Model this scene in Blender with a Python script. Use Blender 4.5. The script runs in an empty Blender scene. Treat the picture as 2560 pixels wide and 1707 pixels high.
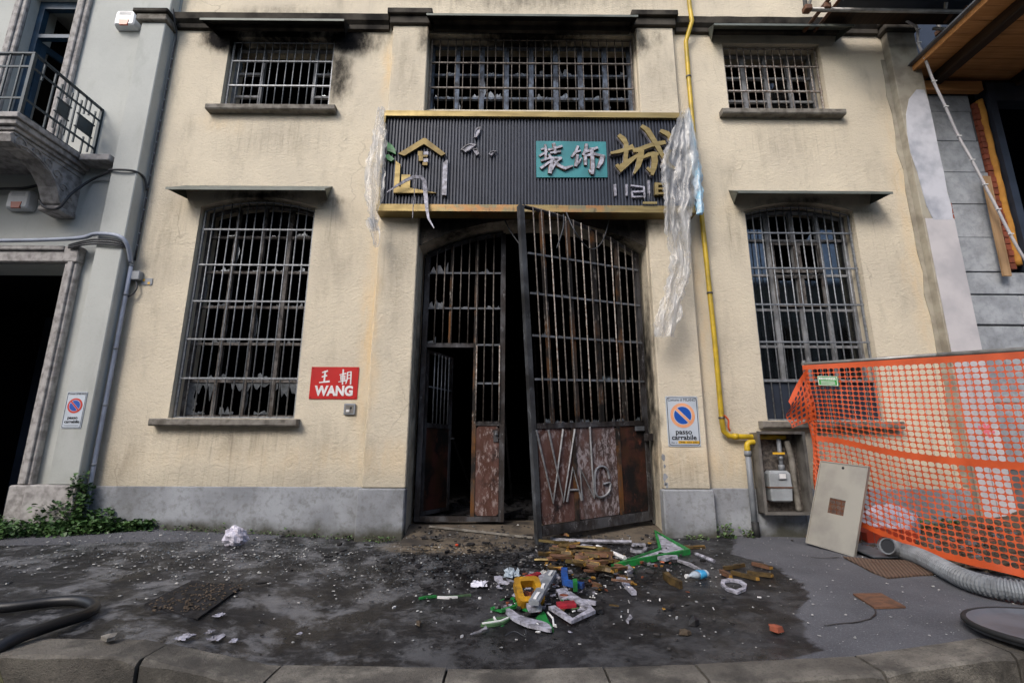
import bpy, math, random
from mathutils import Vector, Matrix, noise
from mathutils.geometry import tessellate_polygon
import numpy as np

# ---------------------------------------------------------------- camera, sky, sun, exposure
sc = bpy.context.scene
R = math.radians
cam_d = bpy.data.cameras.new('camera'); cam = bpy.data.objects.new('camera', cam_d)
sc.collection.objects.link(cam); sc.camera = cam
cam_d.sensor_width = 36.0; cam_d.lens = 17.0; cam_d.clip_start = 0.05; cam_d.clip_end = 2000
cam.location = (0, -6.0, 1.1)
_p, _y, _r = R(12.63), R(0.289), R(0.22)
_f = Vector((math.sin(_y)*math.cos(_p), math.cos(_y)*math.cos(_p), math.sin(_p)))
_x = Vector((math.cos(_y), -math.sin(_y), 0)); _u = _x.cross(_f)
_x2 = _x*math.cos(_r) + _u*math.sin(_r); _u2 = _u*math.cos(_r) - _x*math.sin(_r)
cam.rotation_euler = Matrix((_x2, _u2, -_f)).transposed().to_euler()

SUN_EL, SUN_AZ = R(41), R(-34)      # azimuth measured from -Y (the street) towards -X (left)
world = bpy.data.worlds.new('World'); sc.world = world; world.use_nodes = True
nt = world.node_tree; bg = nt.nodes['Background']
sky = nt.nodes.new('ShaderNodeTexSky'); sky.sky_type = 'NISHITA'; sky.sun_disc = False
sky.sun_elevation = SUN_EL; sky.sun_rotation = R(180) - SUN_AZ + 0.0
sky.air_density = 1.0; sky.dust_density = 3.0; sky.ozone_density = 1.0
nt.links.new(sky.outputs[0], bg.inputs[0]); bg.inputs[1].default_value = 0.15
sun_d = bpy.data.lights.new('sun', 'SUN'); sun = bpy.data.objects.new('sun', sun_d)
sc.collection.objects.link(sun)
sun_d.energy = 1.05; sun_d.angle = R(18); sun_d.color = (1.0, 0.96, 0.92)
_sd = Vector((math.sin(SUN_AZ)*math.cos(SUN_EL), -math.cos(SUN_AZ)*math.cos(SUN_EL), math.sin(SUN_EL)))
sun.rotation_euler = _sd.to_track_quat('Z', 'Y').to_euler(); sun.location = (-5, -12, 14)
sc.view_settings.view_transform = 'Standard'; sc.view_settings.look = 'None'
sc.view_settings.gamma = 1.0; sc.view_settings.use_curve_mapping = False
sc.view_settings.exposure = 0.72
sc.render.engine = 'CYCLES'; sc.cycles.use_denoising = True
sc.cycles.max_bounces = 5; sc.cycles.diffuse_bounces = 3; sc.cycles.glossy_bounces = 3; sc.cycles.transparent_max_bounces = 16

rng = random.Random(7)
COL = sc.collection

# ---------------------------------------------------------------- materials
def lin(h):
    if isinstance(h, str):
        c = [int(h[i:i+2], 16)/255 for i in (0, 2, 4)]
        return tuple(x/12.92 if x <= .04045 else ((x+.055)/1.055)**2.4 for x in c) + (1,)
    return tuple(h) + ((1,) if len(h) == 3 else ())
class NT:
    def __init__(s, name):
        s.m = bpy.data.materials.new(name); s.m.use_nodes = True
        s.t = s.m.node_tree; s.b = s.t.nodes['Principled BSDF']; s.out = s.t.nodes['Material Output']
        s._pos = None
    def n(s, typ, **kw):
        o = s.t.nodes.new('ShaderNode' + typ)
        for k, v in kw.items(): setattr(o, k, v)
        return o
    def L(s, a, b): s.t.links.new(a, b)
    def put(s, sock, v):
        if hasattr(v, 'is_output'): s.L(v, sock)
        else: sock.default_value = v
    def pos(s):
        if s._pos is None: s._pos = s.n('NewGeometry').outputs['Position']
        return s._pos
    def objc(s): return s.n('TexCoord').outputs['Object']
    def noise(s, scale, detail=4, rough=.55, vec=None, dist=0):
        o = s.n('TexNoise'); o.inputs['Scale'].default_value = scale; o.inputs['Detail'].default_value = detail
        o.inputs['Roughness'].default_value = rough; o.inputs['Distortion'].default_value = dist
        s.L(vec if vec is not None else s.pos(), o.inputs['Vector']); return o.outputs['Fac']
    def scaled(s, v3, vec=None):
        o = s.n('VectorMath', operation='MULTIPLY'); s.L(vec if vec is not None else s.pos(), o.inputs[0]); o.inputs[1].default_value = v3
        return o.outputs[0]
    def ramp(s, fac, a, b, lo=0., hi=1.):
        o = s.n('MapRange', interpolation_type='SMOOTHSTEP'); s.L(fac, o.inputs[0])
        for i, v in zip((1, 2, 3, 4), (a, b, lo, hi)): o.inputs[i].default_value = v
        return o.outputs[0]
    def math(s, op, a, b=0., clamp=False):
        o = s.n('Math', operation=op, use_clamp=clamp); s.put(o.inputs[0], a); s.put(o.inputs[1], b); return o.outputs[0]
    def mix(s, fac, a, b):
        o = s.n('Mix', data_type='RGBA'); s.put(o.inputs[0], fac)
        s.put(o.inputs[6], a if hasattr(a, 'is_output') else lin(a)); s.put(o.inputs[7], b if hasattr(b, 'is_output') else lin(b)); return o.outputs[2]
    def xyz(s, vec=None):
        o = s.n('SeparateXYZ'); s.L(vec if vec is not None else s.pos(), o.inputs[0]); return o.outputs
    def blob(s, c, r, vec):           # 1 inside an ellipsoid stain, falling to 0 at its rim
        a = s.n('VectorMath', operation='SUBTRACT'); s.L(vec, a.inputs[0]); a.inputs[1].default_value = c
        b = s.n('VectorMath', operation='DIVIDE'); s.L(a.outputs[0], b.inputs[0]); b.inputs[1].default_value = r
        d = s.n('VectorMath', operation='LENGTH'); s.L(b.outputs[0], d.inputs[0])
        return s.ramp(d.outputs['Value'], 1.0, .0)
    def warp(s, amt, scale):
        o = s.n('TexNoise'); o.inputs['Scale'].default_value = scale; o.inputs['Detail'].default_value = 5; s.L(s.pos(), o.inputs['Vector'])
        a = s.n('VectorMath', operation='SUBTRACT'); s.L(o.outputs['Color'], a.inputs[0]); a.inputs[1].default_value = (.5, .5, .5)
        b = s.n('VectorMath', operation='SCALE'); s.L(a.outputs[0], b.inputs[0]); b.inputs['Scale'].default_value = amt
        c = s.n('VectorMath', operation='ADD'); s.L(b.outputs[0], c.inputs[0]); s.L(s.pos(), c.inputs[1]); return c.outputs[0]
    def bump(s, h, strength=.3, dist=.01, prev=None):
        o = s.n('Bump'); o.inputs['Strength'].default_value = strength; o.inputs['Distance'].default_value = dist
        s.L(h, o.inputs['Height'])
        if prev is not None: s.L(prev, o.inputs['Normal'])
        return o.outputs[0]
    def done(s, col, rough=.7, normal=None, metal=0., spec=.5):
        s.put(s.b.inputs['Base Color'], col if hasattr(col, 'is_output') else lin(col))
        s.put(s.b.inputs['Roughness'], rough); s.put(s.b.inputs['Metallic'], metal)
        s.b.inputs['Specular IOR Level'].default_value = spec
        if normal is not None: s.L(normal, s.b.inputs['Normal'])
        return s.m
def simple(name, a, b=None, rough=.6, scale=8, metal=0, bump=.15, spec=.5, bscale=60, mid=(.35, .7), grime=0.):
    N = NT(name)
    f = N.ramp(N.noise(scale), *mid); c = N.mix(f, a, b if b is not None else a)
    if grime: c = N.mix(N.math('MULTIPLY', N.ramp(N.noise(13, 7, .7, N.warp(.1, 9)), .42, .66), grime), c, '2a2725')
    return N.done(c, rough, N.bump(N.noise(bscale, 6), bump, .004) if bump else None, metal, spec)
M = {}
SOOT_SHADE = [((-4.22, 0, 7.0), (.55, .6, .36), 1.25), ((-2.42, 0, 7.0), (.75, .6, .5), 1.2), ((-2.5, 0, 6.4), (.36, .6, .9), .8), ((-3.4, 0, 7.45), (1.6, .6, .25), .35), ((-2.0, 0, 7.05), (.7, .6, .4), .45),
        ((-3.35, 0, 7.08), (1.25, .6, .3), 1.), ((-1.22, 0, 6.95), (.3, .7, .42), .65), ((1.86, 0, 6.9), (.3, .7, .5), .7), ((.3, 0, 7.12), (1.75, .7, .22), 1.),
        ((-.75, 0, 4.05), (.9, .8, .5), .8), ((.3, 0, 4.3), (1.7, .8, .42), .97), ((1.5, 0, 3.98), (.75, .8, .45), .85),
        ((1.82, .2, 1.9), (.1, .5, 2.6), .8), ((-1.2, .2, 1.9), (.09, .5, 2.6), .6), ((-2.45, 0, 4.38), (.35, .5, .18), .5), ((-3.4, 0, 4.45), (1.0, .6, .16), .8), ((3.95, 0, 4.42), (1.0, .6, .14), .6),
        ((.2, 0, 7.8), (3.2, .6, .55), .38), ((4.85, 0, 4.25), (.35, .5, .28), .3), ((2.15, 0, 6.95), (.22, .5, .3), .4), ((-1.95, 0, 7.2), (.6, .6, .3), .4)]  # blob right of the lower right awning also paints its soft shadow
STAIN = [((-3.4, 0, 1.2), (1.1, .6, .35), .5), ((-3.3, 0, 5.3), (1.2, .6, .5), .35), ((3.95, 0, 5.35), (1.1, .6, .5), .3), ((-4.6, 0, 3.8), (.35, .6, 1.6), .35), ((-2.3, 0, 3.6), (.45, .6, 1.0), .35), ((3.0, 0, 3.9), (.3, .6, .6), .4), ((2.15, -.1, .85), (.35, .4, .35), .45), ((-1.5, -.1, 3.2), (.35, .4, 1.0), .4), ((-1.47, -.1, 6.3), (.3, .4, .9), .4), ((2.05, -.1, 6.2), (.3, .4, .9), .4), ((-4.6, 0, 1.0), (.4, .5, .6), .4), ((-2.2, 0, 1.25), (.5, .5, .5), .35), ((2.75, 0, 2.2), (.3, .5, 1.5), .3), ((.3, 0, 8.0), (5, .6, .5), .3)]
DRIP = [((-3.4, 0, 1.15), (1.3, .6, .4), .75), ((-3.35, 0, 5.35), (1.3, .6, .5), .6), ((3.9, 0, 5.35), (1.3, .6, .5), .55), ((-2.4, 0, 4.1), (.25, .6, .7), .6), ((-4.45, 0, 4.0), (.25, .6, .8), .6), ((2.98, 0, 4.0), (.22, .6, .8), .7), ((4.95, 0, 3.9), (.25, .6, .8), .6), ((.3, 0, 7.9), (6, .6, .7), .5), ((-1.5, -.1, 3.6), (.4, .4, .9), .5), ((2.1, -.1, 3.5), (.4, .4, 1.0), .5), ((-3.3, 0, .75), (2.2, .5, .35), .5), ((2.1, -.1, .8), (.6, .5, .4), .5)]
WARM = [((-1.78, 0, 2.6), (.2, .5, 2.2), .6), ((-1.76, 0, 6.5), (.16, .5, .7), .7), ((2.45, 0, 3.0), (.14, .5, 2.0), .4), ((5.4, 0, 4.0), (.25, .5, 3.0), .45), ((-4.1, 0, 5.55), (.5, .5, .2), .3), ((1.0, 0, 1.0), (8, .5, .3), .35)]
def stucco(name, a, b, dirt, soot=SOOT_SHADE, bumpst=1., cracks=True):  # soot: fire stains plus one painted awning shadow
    N = NT(name)
    c = N.mix(N.ramp(N.noise(1.1, 5, .6), .3, .72), a, b)
    c = N.mix(N.math('MULTIPLY', N.ramp(N.noise(3.2, 7, .65, N.scaled((1, 1, .35))), .5, .78), .42), c, dirt)
    c = N.mix(N.math('MULTIPLY', N.ramp(N.noise(48, 5, .7), .52, .72), .22), c, dirt)
    c = N.mix(N.math('MULTIPLY', N.ramp(N.noise(26, 4, .7), .6, .72), .12), c, '8a7a5e')
    z = N.xyz()[2]
    c = N.mix(N.math('MULTIPLY', N.ramp(N.math('ADD', z, N.math('MULTIPLY', N.noise(4), .5)), 1.35, .85), .35), c, dirt)
    # hairline cracks
    v = N.n('TexVoronoi', feature='DISTANCE_TO_EDGE'); v.inputs['Scale'].default_value = .55; N.L(N.warp(.5, 2.2), v.inputs['Vector'])
    ck = N.math('MULTIPLY', N.ramp(v.outputs['Distance'], .005, .0), N.ramp(N.noise(.8, 2), .52, .62))
    if cracks: c = N.mix(N.math('MULTIPLY', ck, .3), c, '5c5448')
    if soot:
        wv = N.warp(.45, 1.6); streak = N.ramp(N.noise(5, 6, .65, N.scaled((2.2, 1, .45))), .35, .62, .25, 1.)
        for lst, col in ((WARM, 'd6b888'), (STAIN, '857d6e')):
            tot = None
            for cc, rr, st in lst:
                f = N.math('MULTIPLY', N.blob(cc, rr, wv), st); tot = f if tot is None else N.math('MAXIMUM', tot, f)
            c = N.mix(N.math('MULTIPLY', tot, streak), c, col)
        drip = N.ramp(N.noise(1., 5, .6, N.scaled((24, 1, 1.1))), .52, .66); tot = None
        for cc, rr, st in DRIP:
            f = N.math('MULTIPLY', N.blob(cc, rr, N.pos()), st*.45); tot = f if tot is None else N.math('MAXIMUM', tot, f)
        c = N.mix(N.math('MULTIPLY', tot, drip), c, '5c564a')
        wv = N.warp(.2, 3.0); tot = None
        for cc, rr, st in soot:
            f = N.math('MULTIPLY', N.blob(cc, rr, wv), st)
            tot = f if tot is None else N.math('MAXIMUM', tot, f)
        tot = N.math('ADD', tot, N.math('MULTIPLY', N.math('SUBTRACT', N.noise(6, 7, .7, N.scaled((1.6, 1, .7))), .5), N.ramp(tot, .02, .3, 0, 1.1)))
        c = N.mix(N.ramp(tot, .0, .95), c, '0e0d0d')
    mp = N.n('Mapping'); mp.inputs['Rotation'].default_value = (0, .6, 0); mp.inputs['Scale'].default_value = (16, 18, 26); N.L(N.warp(.12, 2.5), mp.inputs[0])
    tr = N.noise(1., 5, .6, mp.outputs[0], .8)               # trowel sweeps
    h = N.math('ADD', N.noise(34, 6, .65), N.math('MULTIPLY', tr, 1.5))
    if cracks: c = N.mix(N.ramp(tr, .38, .25, 0, .22), c, '7a705f')  # trowel hollows shaded in the colour so the relief shows
    nb = N.bump(h, bumpst, .0065)
    if cracks: nb = N.bump(ck, .3, .006, nb)
    return N.done(c, .92, nb, 0, .2)
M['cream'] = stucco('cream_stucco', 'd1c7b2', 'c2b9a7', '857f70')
M['lintel'] = stucco('sooty_lintel_render', '5a544c', '423e38', '1e1c1a')
M['greywall'] = stucco('grey_green_render', 'b4b7b3', 'a9aca9', '83867f', soot=None, bumpst=.15, cracks=False)
def plinth_mat():
    N = NT('plinth_cement'); c = N.mix(N.ramp(N.noise(1.7, 6), .3, .7), '9b9fa4', '7e8186')
    c = N.mix(N.math('MULTIPLY', N.ramp(N.noise(14, 6, .7), .45, .68), .5), c, '62625f')
    z = N.math('SUBTRACT', N.xyz()[2], N.math('MULTIPLY', N.noise(2.6, 5), .5))
    c = N.mix(N.ramp(z, .07, -.13, 0, .85), c, '34321f')
    c = N.mix(N.math('MULTIPLY', N.ramp(N.noise(2.1, 3, vec=N.scaled((1, 1, .3))), .55, .75), .35), c, '4c4b48')
    return N.done(c, .9, N.bump(N.noise(45, 6), .35, .01), 0, .2)
M['plinth'] = plinth_mat()
M['trim'] = simple('dark_cornice_stone', '4a4640', '1c1a18', .9, 3, bump=.4, spec=.2)
M['sill'] = simple('grey_sill_stone', '7f7b74', '55514a', .85, 9, bump=.35, spec=.25)
M['oldstone'] = simple('carved_grey_stone', 'a6a3a1', '787573', .85, 11, bump=.5, spec=.25, bscale=35)
M['awn_top'] = simple('zinc_awning_sheet', '6a6f69', '575c56', .6, 3, metal=.2, bump=.05)
M['awn_soot'] = simple('sooted_awning_sheet', '2b2a28', '151413', .8, 3, bump=.1, spec=.25)
M['bar_light'] = simple('galvanised_bar', '8b8f94', '66696c', .5, 30, metal=.3, bump=.1)
M['bar_dark'] = simple('burnt_bar', '4a4542', '7a736c', .6, 26, metal=.4, bump=.15)
M['bar_rust'] = simple('rusty_pale_bar', 'b0aba4', '6a5546', .55, 30, metal=.35, bump=.2)
def burnt_paint(name, paint, rust, soot, ash, sc1=6, f_soot=(.45, .62), thr=.56):
    N = NT(name); v = N.scaled((1, 1, .45))
    c = N.mix(N.ramp(N.noise(sc1, 6, .65, v), .38, .6), paint, rust)
    c = N.mix(N.ramp(N.noise(sc1*.45, 5, .6, N.warp(.3, 5)), *f_soot), c, soot)
    c = N.mix(N.math('MULTIPLY', N.ramp(N.noise(sc1*3.2, 6, .75, v), thr, thr+.12), N.ramp(N.noise(sc1*.5, 3), thr-.12, thr+.04)), c, ash)
    return N.done(c, .75, N.bump(N.noise(70, 6), .3, .004), .1, .3)
M['gate_frame'] = burnt_paint('scorched_gate_frame', '4a4a4d', '2a2523', '141314', '77777a', 5, (.5, .75))
M['gate_steel'] = burnt_paint('bare_grey_gate_steel', '64686f', '505357', '2c2c2e', '7d8188', 5, (.55, .8))
M['letter_steel'] = simple('welded_letter_bar', '8e9094', '6c6e72', .5, 20, metal=.3, bump=.1)
M['gate_edge'] = burnt_paint('dark_leading_edge_steel', '4a4d52', '37393c', '1c1c1d', '666a70', 4, (.42, .66))
M['gate_rust'] = burnt_paint('orange_rust_gate_mullion', '63401f', '443a33', '1a1817', '8a8580', 4.2, (.40, .56))
M['gate_panel'] = burnt_paint('burnt_red_brown_panel', '5b413b', '4a2f26', '1d1818', '8a7c7a', 7, (.5, .7), .50)
M['gate_panel_ash'] = burnt_paint('ash_flecked_panel', '5e4640', '4a3d3a', '241e1d', '968d8e', 7, (.52, .74), .47)
M['gate_panel_dark'] = burnt_paint('dark_burnt_panel', '48261f', '3b2415', '120f0f', '5e3326', 5, (.42, .62))
M['wood_burnt'] = burnt_paint('scorched_window_timber', '6d6a68', '4b4540', '1f1c1b', '9a9896', 14, (.48, .7))
M['wood_blue'] = burnt_paint('blue_grey_flaked_timber', '6e7a8c', '4d5058', '2a2928', '8f9bad', 14, (.5, .72))
M['frame_grey'] = burnt_paint('grey_window_frame', '8d8f92', '6f7072', '45413e', 'a9abad', 10, (.6, .85))
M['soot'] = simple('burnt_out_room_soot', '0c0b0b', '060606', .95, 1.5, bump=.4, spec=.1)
M['char'] = simple('charred_rubble', '121112', '29282a', .85, 14, bump=.6, spec=.3)
def glass_mat(name, tint, rough, alpha, dirt='6f7378', dmix=.3):
    N = NT(name); f = N.ramp(N.noise(18, 6), .45, .7)
    g = N.n('BsdfGlossy'); g.inputs['Roughness'].default_value = rough; g.inputs['Color'].default_value = lin(tint)
    d = N.n('BsdfDiffuse'); d.inputs['Color'].default_value = lin(dirt)
    t = N.n('BsdfTransparent')
    a = N.n('MixShader'); a.inputs[0].default_value = alpha; N.L(t.outputs[0], a.inputs[1]); N.L(d.outputs[0], a.inputs[2])
    fr = N.n('Fresnel'); fr.inputs['IOR'].default_value = 2.1
    b = N.n('MixShader'); N.L(N.math('ADD', fr.outputs[0], N.math('MULTIPLY', f, .05)), b.inputs[0]); N.L(a.outputs[0], b.inputs[1]); N.L(g.outputs[0], b.inputs[2])
    N.L(b.outputs[0], N.out.inputs[0]); return N.m
M['glass'] = glass_mat('sooty_pane_glass', 'c8d4e0', .06, .72, '0d0c0b')
M['shard'] = glass_mat('smoked_broken_glass', 'd0d8de', .12, .75, '63676b')
M['shard_pale'] = simple('dusty_broken_glass', '666b70', '43474a', .35, 20, bump=.2)
def film_mat():
    N = NT('clear_plastic_film')
    g = N.n('BsdfGlossy'); g.inputs['Roughness'].default_value = .28
    d = N.n('BsdfDiffuse'); d.inputs['Color'].default_value = lin('d2d4d6')
    tl = N.n('BsdfTranslucent'); tl.inputs['Color'].default_value = lin('e8e9ea')
    t = N.n('BsdfTransparent')
    m1 = N.n('MixShader'); m1.inputs[0].default_value = .58; N.L(d.outputs[0], m1.inputs[1]); N.L(tl.outputs[0], m1.inputs[2])
    m2 = N.n('MixShader'); N.L(N.ramp(N.noise(6, 5, .55, N.scaled((2.2, 1, .7))), .36, .68, .12, .68), m2.inputs[0]); N.L(t.outputs[0], m2.inputs[1]); N.L(m1.outputs[0], m2.inputs[2])
    fr = N.n('Fresnel'); fr.inputs['IOR'].default_value = 1.6
    m3 = N.n('MixShader'); m3.inputs[0].default_value = .05; N.L(m2.outputs[0], m3.inputs[1]); N.L(g.outputs[0], m3.inputs[2])
    nb = N.bump(N.noise(13, 4, .55, N.scaled((1.8, 2, .9)), 1.5), .5, .014)
    for q in (g, d, tl): N.L(nb, q.inputs['Normal'])
    N.L(m3.outputs[0], N.out.inputs[0]); return N.m
M['film'] = film_mat()
M['film_blue'] = simple('blue_printed_film', '7fb4cf', 'c9d4dc', .3, 24, bump=.5, bscale=14)
M['ribs'] = simple('anthracite_ribbed_panel', '3a3f4a', '2e323b', .5, 2, metal=.2, bump=.05)
def gold_mat(name, heat=False):
    N = NT(name); c = N.mix(N.ramp(N.noise(2.5, 3, vec=N.scaled((1, 1, 8))), .3, .7), '978659', '7f6f47')
    if heat:
        wv = N.warp(.25, 6)
        h = N.math('MAXIMUM', N.blob((-.35, -.3, 4.13), (1.1, .5, .12), wv), N.blob((1.0, -.3, 4.13), (.7, .5, .12), wv))
        c = N.mix(N.math('MULTIPLY', h, .8), c, N.mix(N.ramp(N.noise(9, 4), .4, .6), '9a6a44', '6d6b5a'))
        c = N.mix(N.math('MULTIPLY', N.ramp(N.noise(24, 5, .7, N.scaled((1, 1, .2))), .55, .7), h), c, '2b2418')
    return N.done(c, N.ramp(N.noise(5), .3, .7, .42, .6), None, .6)
M['gold'] = gold_mat('brushed_gold_sheet'); M['gold_heat'] = gold_mat('heat_stained_gold_sheet', True)
M['gold_dark'] = simple('dull_bronze_sheet', '6d5f3a', '55492c', .45, 6, metal=.6, bump=.05)
M['gold_dirty'] = simple('dirty_gold_letter_return', '63502f', '3a2f1f', .55, 14, metal=.35, bump=.3)
M['gold_bright'] = simple('torn_gold_edge', 'c79a4e', '8d6a33', .4, 16, metal=.5, bump=.1)
M['acryl'] = simple('lilac_white_acrylic', 'aeaebb', '76757c', .5, 22, bump=.2, mid=(.4, .75), grime=.72)
M['acryl_dirty'] = simple('grimy_white_acrylic', '9d9da6', '6a696c', .6, 18, bump=.2, grime=.75)
M['teal'] = simple('teal_sign_plate', '2c8288', '1f6d74', .45, 3, bump=.05)
M['green'] = simple('green_acrylic', '1a8038', '1f6e35', .45, 10, bump=.1, grime=.55)
M['green_dirty'] = simple('dirty_green_backing', '4d7048', '3d5a3c', .6, 12, bump=.2, grime=.6)
M['yellow_letter'] = simple('yellow_letter', 'b5850f', '8d680f', .5, 9, bump=.1, grime=.45)
M['blue_letter'] = simple('blue_letter', '1c4f9a', '173f7a', .5, 9, bump=.1, grime=.5)
M['red_bit'] = simple('red_plastic', 'a82636', '7c1c26', .5, 9, bump=.1, grime=.6)
M['red_sign'] = simple('red_enamel', 'b5201f', 'a81c1c', .35, 3, bump=0)
M['white'] = simple('white_paint', 'dcdcdc', 'c9c9c9', .5, 9, bump=.05)
M['white_sign'] = simple('pale_sign_face', 'b9c2cc', 'aab3bd', .4, 3, bump=0)
M['black'] = simple('black_ink', '15161a', None, .5, bump=0)
M['blue_ink'] = simple('blue_sign_ink', '1c50a8', '194796', .4, 3, bump=0)
M['orange_ink'] = simple('faded_orange_ink', 'e0a27c', 'd8956c', .45, 5, bump=0)
M['red_ink'] = simple('red_ring_ink', 'b8392f', None, .4, bump=0)
M['yellow_ink'] = simple('yellow_sticker', 'd3a52e', None, .5, bump=0)
M['ypipe'] = simple('yellow_gas_pipe_paint', 'c4a41f', '9c861d', .45, 4, bump=.05, grime=.22)
M['gpipe'] = simple('grey_pipe_paint', '8b9096', '6e7277', .5, 5, bump=.1)
M['conduit'] = simple('pale_blue_grey_conduit', '9aa3b4', '858d9d', .45, 5, bump=.03)
M['cable'] = simple('dark_cable', '33363b', '24262a', .6, 5, bump=0)
M['cabinet'] = simple('weathered_steel_cabinet', '7f7c77', '5c5955', .5, 7, metal=.4, bump=.1)
M['panel'] = simple('dull_stainless_door', 'aba79c', '96928a', .42, 3, metal=.45, bump=.08)
M['meter'] = simple('grey_meter_enamel', '9aa0a4', '85898c', .45, 6, bump=.05)
M['rustbit'] = simple('brown_rust', '6b4a35', '4e382b', .8, 16, bump=.4)
M['net'] = simple('orange_barrier_net', 'c9562a', 'b34a22', .4, 5, bump=.1, mid=(.3, .7))
M['post'] = simple('galvanised_tube', '9a9a98', '7c7a77', .45, 8, metal=.5, bump=.05)
M['tag'] = simple('green_tag', '2e9b3a', '23852f', .5, 5, bump=0)
M['hose_grey'] = simple('grey_corrugated_hose', '7f8489', '686c70', .55, 5, bump=.05, grime=.3)
M['hose_black'] = simple('black_rubber_hose', '17191e', '0f1013', .45, 5, bump=.05)
M['rubber'] = simple('black_rubber', '191a1b', '222324', .7, 9, bump=.2)
M['sheet'] = simple('grey_blue_sheet', '646970', '4d5156', .45, 4, metal=.2, bump=.2)
M['concrete'] = simple('grey_formed_concrete', 'a6abb1', '858a90', .85, 3.2, bump=.6, spec=.2, bscale=22, mid=(.3, .75), grime=.22)
M['concrete_dark'] = simple('dark_mortar_joint', '6a6b6d', '57585a', .9, 5, bump=.3)
M['brick'] = simple('red_brick', '8d4a34', '74402f', .9, 12, bump=.4)
M['foam'] = simple('yellow_polyurethane_foam', 'c08a3a', 'a8742c', .8, 6, bump=.5, bscale=12)
M['steel_blue'] = simple('dark_blue_grey_steel', '343b48', '2a303b', .5, 4, metal=.3, bump=.05)
def wood_mat(name, a, b, axis=0, sc=6):
    N = NT(name); s = [22., 22., 22.]; s[axis] = 1.2
    c = N.mix(N.ramp(N.noise(1.3, 5, .6, N.scaled(tuple(s)), .4), .3, .7), a, b)
    c = N.mix(N.math('MULTIPLY', N.ramp(N.noise(1.5, 3), .5, .75), .4), c, '3d2a1a')
    return N.done(c, .7, N.bump(N.noise(2, 4, .6, N.scaled(tuple(s))), .2, .004), 0, .3)
M['plywood'] = wood_mat('orange_formwork_board', 'c08a56', 'a97442', 0)
M['timber'] = wood_mat('raw_timber', 'a88a68', '8d7050', 2)
M['timber_dark'] = wood_mat('dark_stained_beam', '3a2818', '241a12', 1)
M['blue_shutter'] = simple('petrol_blue_woodwork', '24425a', '1b3346', .5, 6, bump=.1)
M['iron'] = simple('blue_green_painted_iron', '1f323d', '18272f', .5, 9, metal=.2, bump=.1)
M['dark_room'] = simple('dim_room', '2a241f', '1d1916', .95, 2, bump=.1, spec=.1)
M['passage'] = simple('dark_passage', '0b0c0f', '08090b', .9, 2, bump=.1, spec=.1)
M['passage_door'] = simple('blue_grey_passage_door', '2a3444', '222b38', .6, 3, bump=.05)
def asphalt(name, dry_a, dry_b, attr=True):
    N = NT(name)
    base = N.mix(N.ramp(N.noise(2.0, 6), .3, .7), dry_a, dry_b)
    base = N.mix(N.math('MULTIPLY', N.ramp(N.noise(1.3, 6, .65), .5, .68), .45), base, '3c3d40')
    base = N.mix(N.math('MULTIPLY', N.ramp(N.noise(110, 3, .6), .52, .68), .4), base, '7c7e83')
    base = N.mix(N.math('MULTIPLY', N.ramp(N.noise(75, 3, .6), .6, .72), .5), base, '2f3033')
    if not attr: return N.done(base, .85, N.bump(N.noise(180, 4), .5, .006), 0, .3)
    a = N.n('Attribute', attribute_name='wet'); w = a.outputs['Fac']
    w = N.ramp(N.math('ADD', w, N.math('MULTIPLY', N.math('SUBTRACT', N.noise(4.5, 9, .75), .5), .6)), .45, .52)
    grime = N.mix(N.ramp(N.noise(1.5, 7, .65), .38, .66), '101012', '222224')
    grime = N.mix(N.math('MULTIPLY', N.ramp(N.noise(7, 7, .7, N.scaled((.7, 1.6, 1))), .52, .66), .6), grime, '434345')
    dust = N.ramp(N.xyz()[0], .2, -1.6, .25, .95)            # trodden plaster dust lies mostly to the left
    grime = N.mix(N.math('MULTIPLY', N.ramp(N.noise(3.1, 7, .75, N.warp(.2, 4)), .46, .62), dust), grime, '66676a')
    grime = N.mix(N.math('MULTIPLY', N.ramp(N.noise(160, 3, .6), .6, .72), .35), grime, '626266')
    c = N.mix(w, base, grime)
    m = N.n('Attribute', attribute_name='mud').outputs['Fac']
    c = N.mix(N.math('MULTIPLY', m, N.ramp(N.noise(5, 6, .7), .3, .55)), c, '857865')
    r = N.math('SUBTRACT', .85, N.math('MULTIPLY', w, N.ramp(N.noise(2.3, 6, .65), .35, .65, .2, .62)))
    h = N.math('ADD', N.noise(180, 4), N.math('MULTIPLY', N.noise(22, 5), .8))
    return N.done(c, r, N.bump(h, .5, .008), 0, .4)
M['asphalt'] = asphalt('pavement_asphalt', '56575c', '4a4b50')
M['road'] = asphalt('road_asphalt', '232426', '1b1c1e', False)
def kerb_mat():
    N = NT('rough_granite'); c = N.mix(N.ramp(N.noise(3, 6), .35, .65), '8d887e', '5e5a54')
    c = N.mix(N.ramp(N.n('ObjectInfo').outputs['Random'], 0, 1, 0, .6), c, '5a5650')
    c = N.mix(N.math('MULTIPLY', N.ramp(N.noise(70, 5, .7), .5, .65), .5), c, '3d3a36')
    c = N.mix(N.math('MULTIPLY', N.ramp(N.noise(1.7, 6, .65), .44, .6), .78), c, '3a3835')
    return N.done(c, .85, N.bump(N.math('ADD', N.noise(55, 6, .7), N.noise(130, 4)), .8, .008), 0, .3)
M['granite'] = kerb_mat()
M['threshold'] = simple('muddy_concrete_threshold', '5f564a', '35312d', .75, 4, bump=.4, spec=.4)
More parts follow.
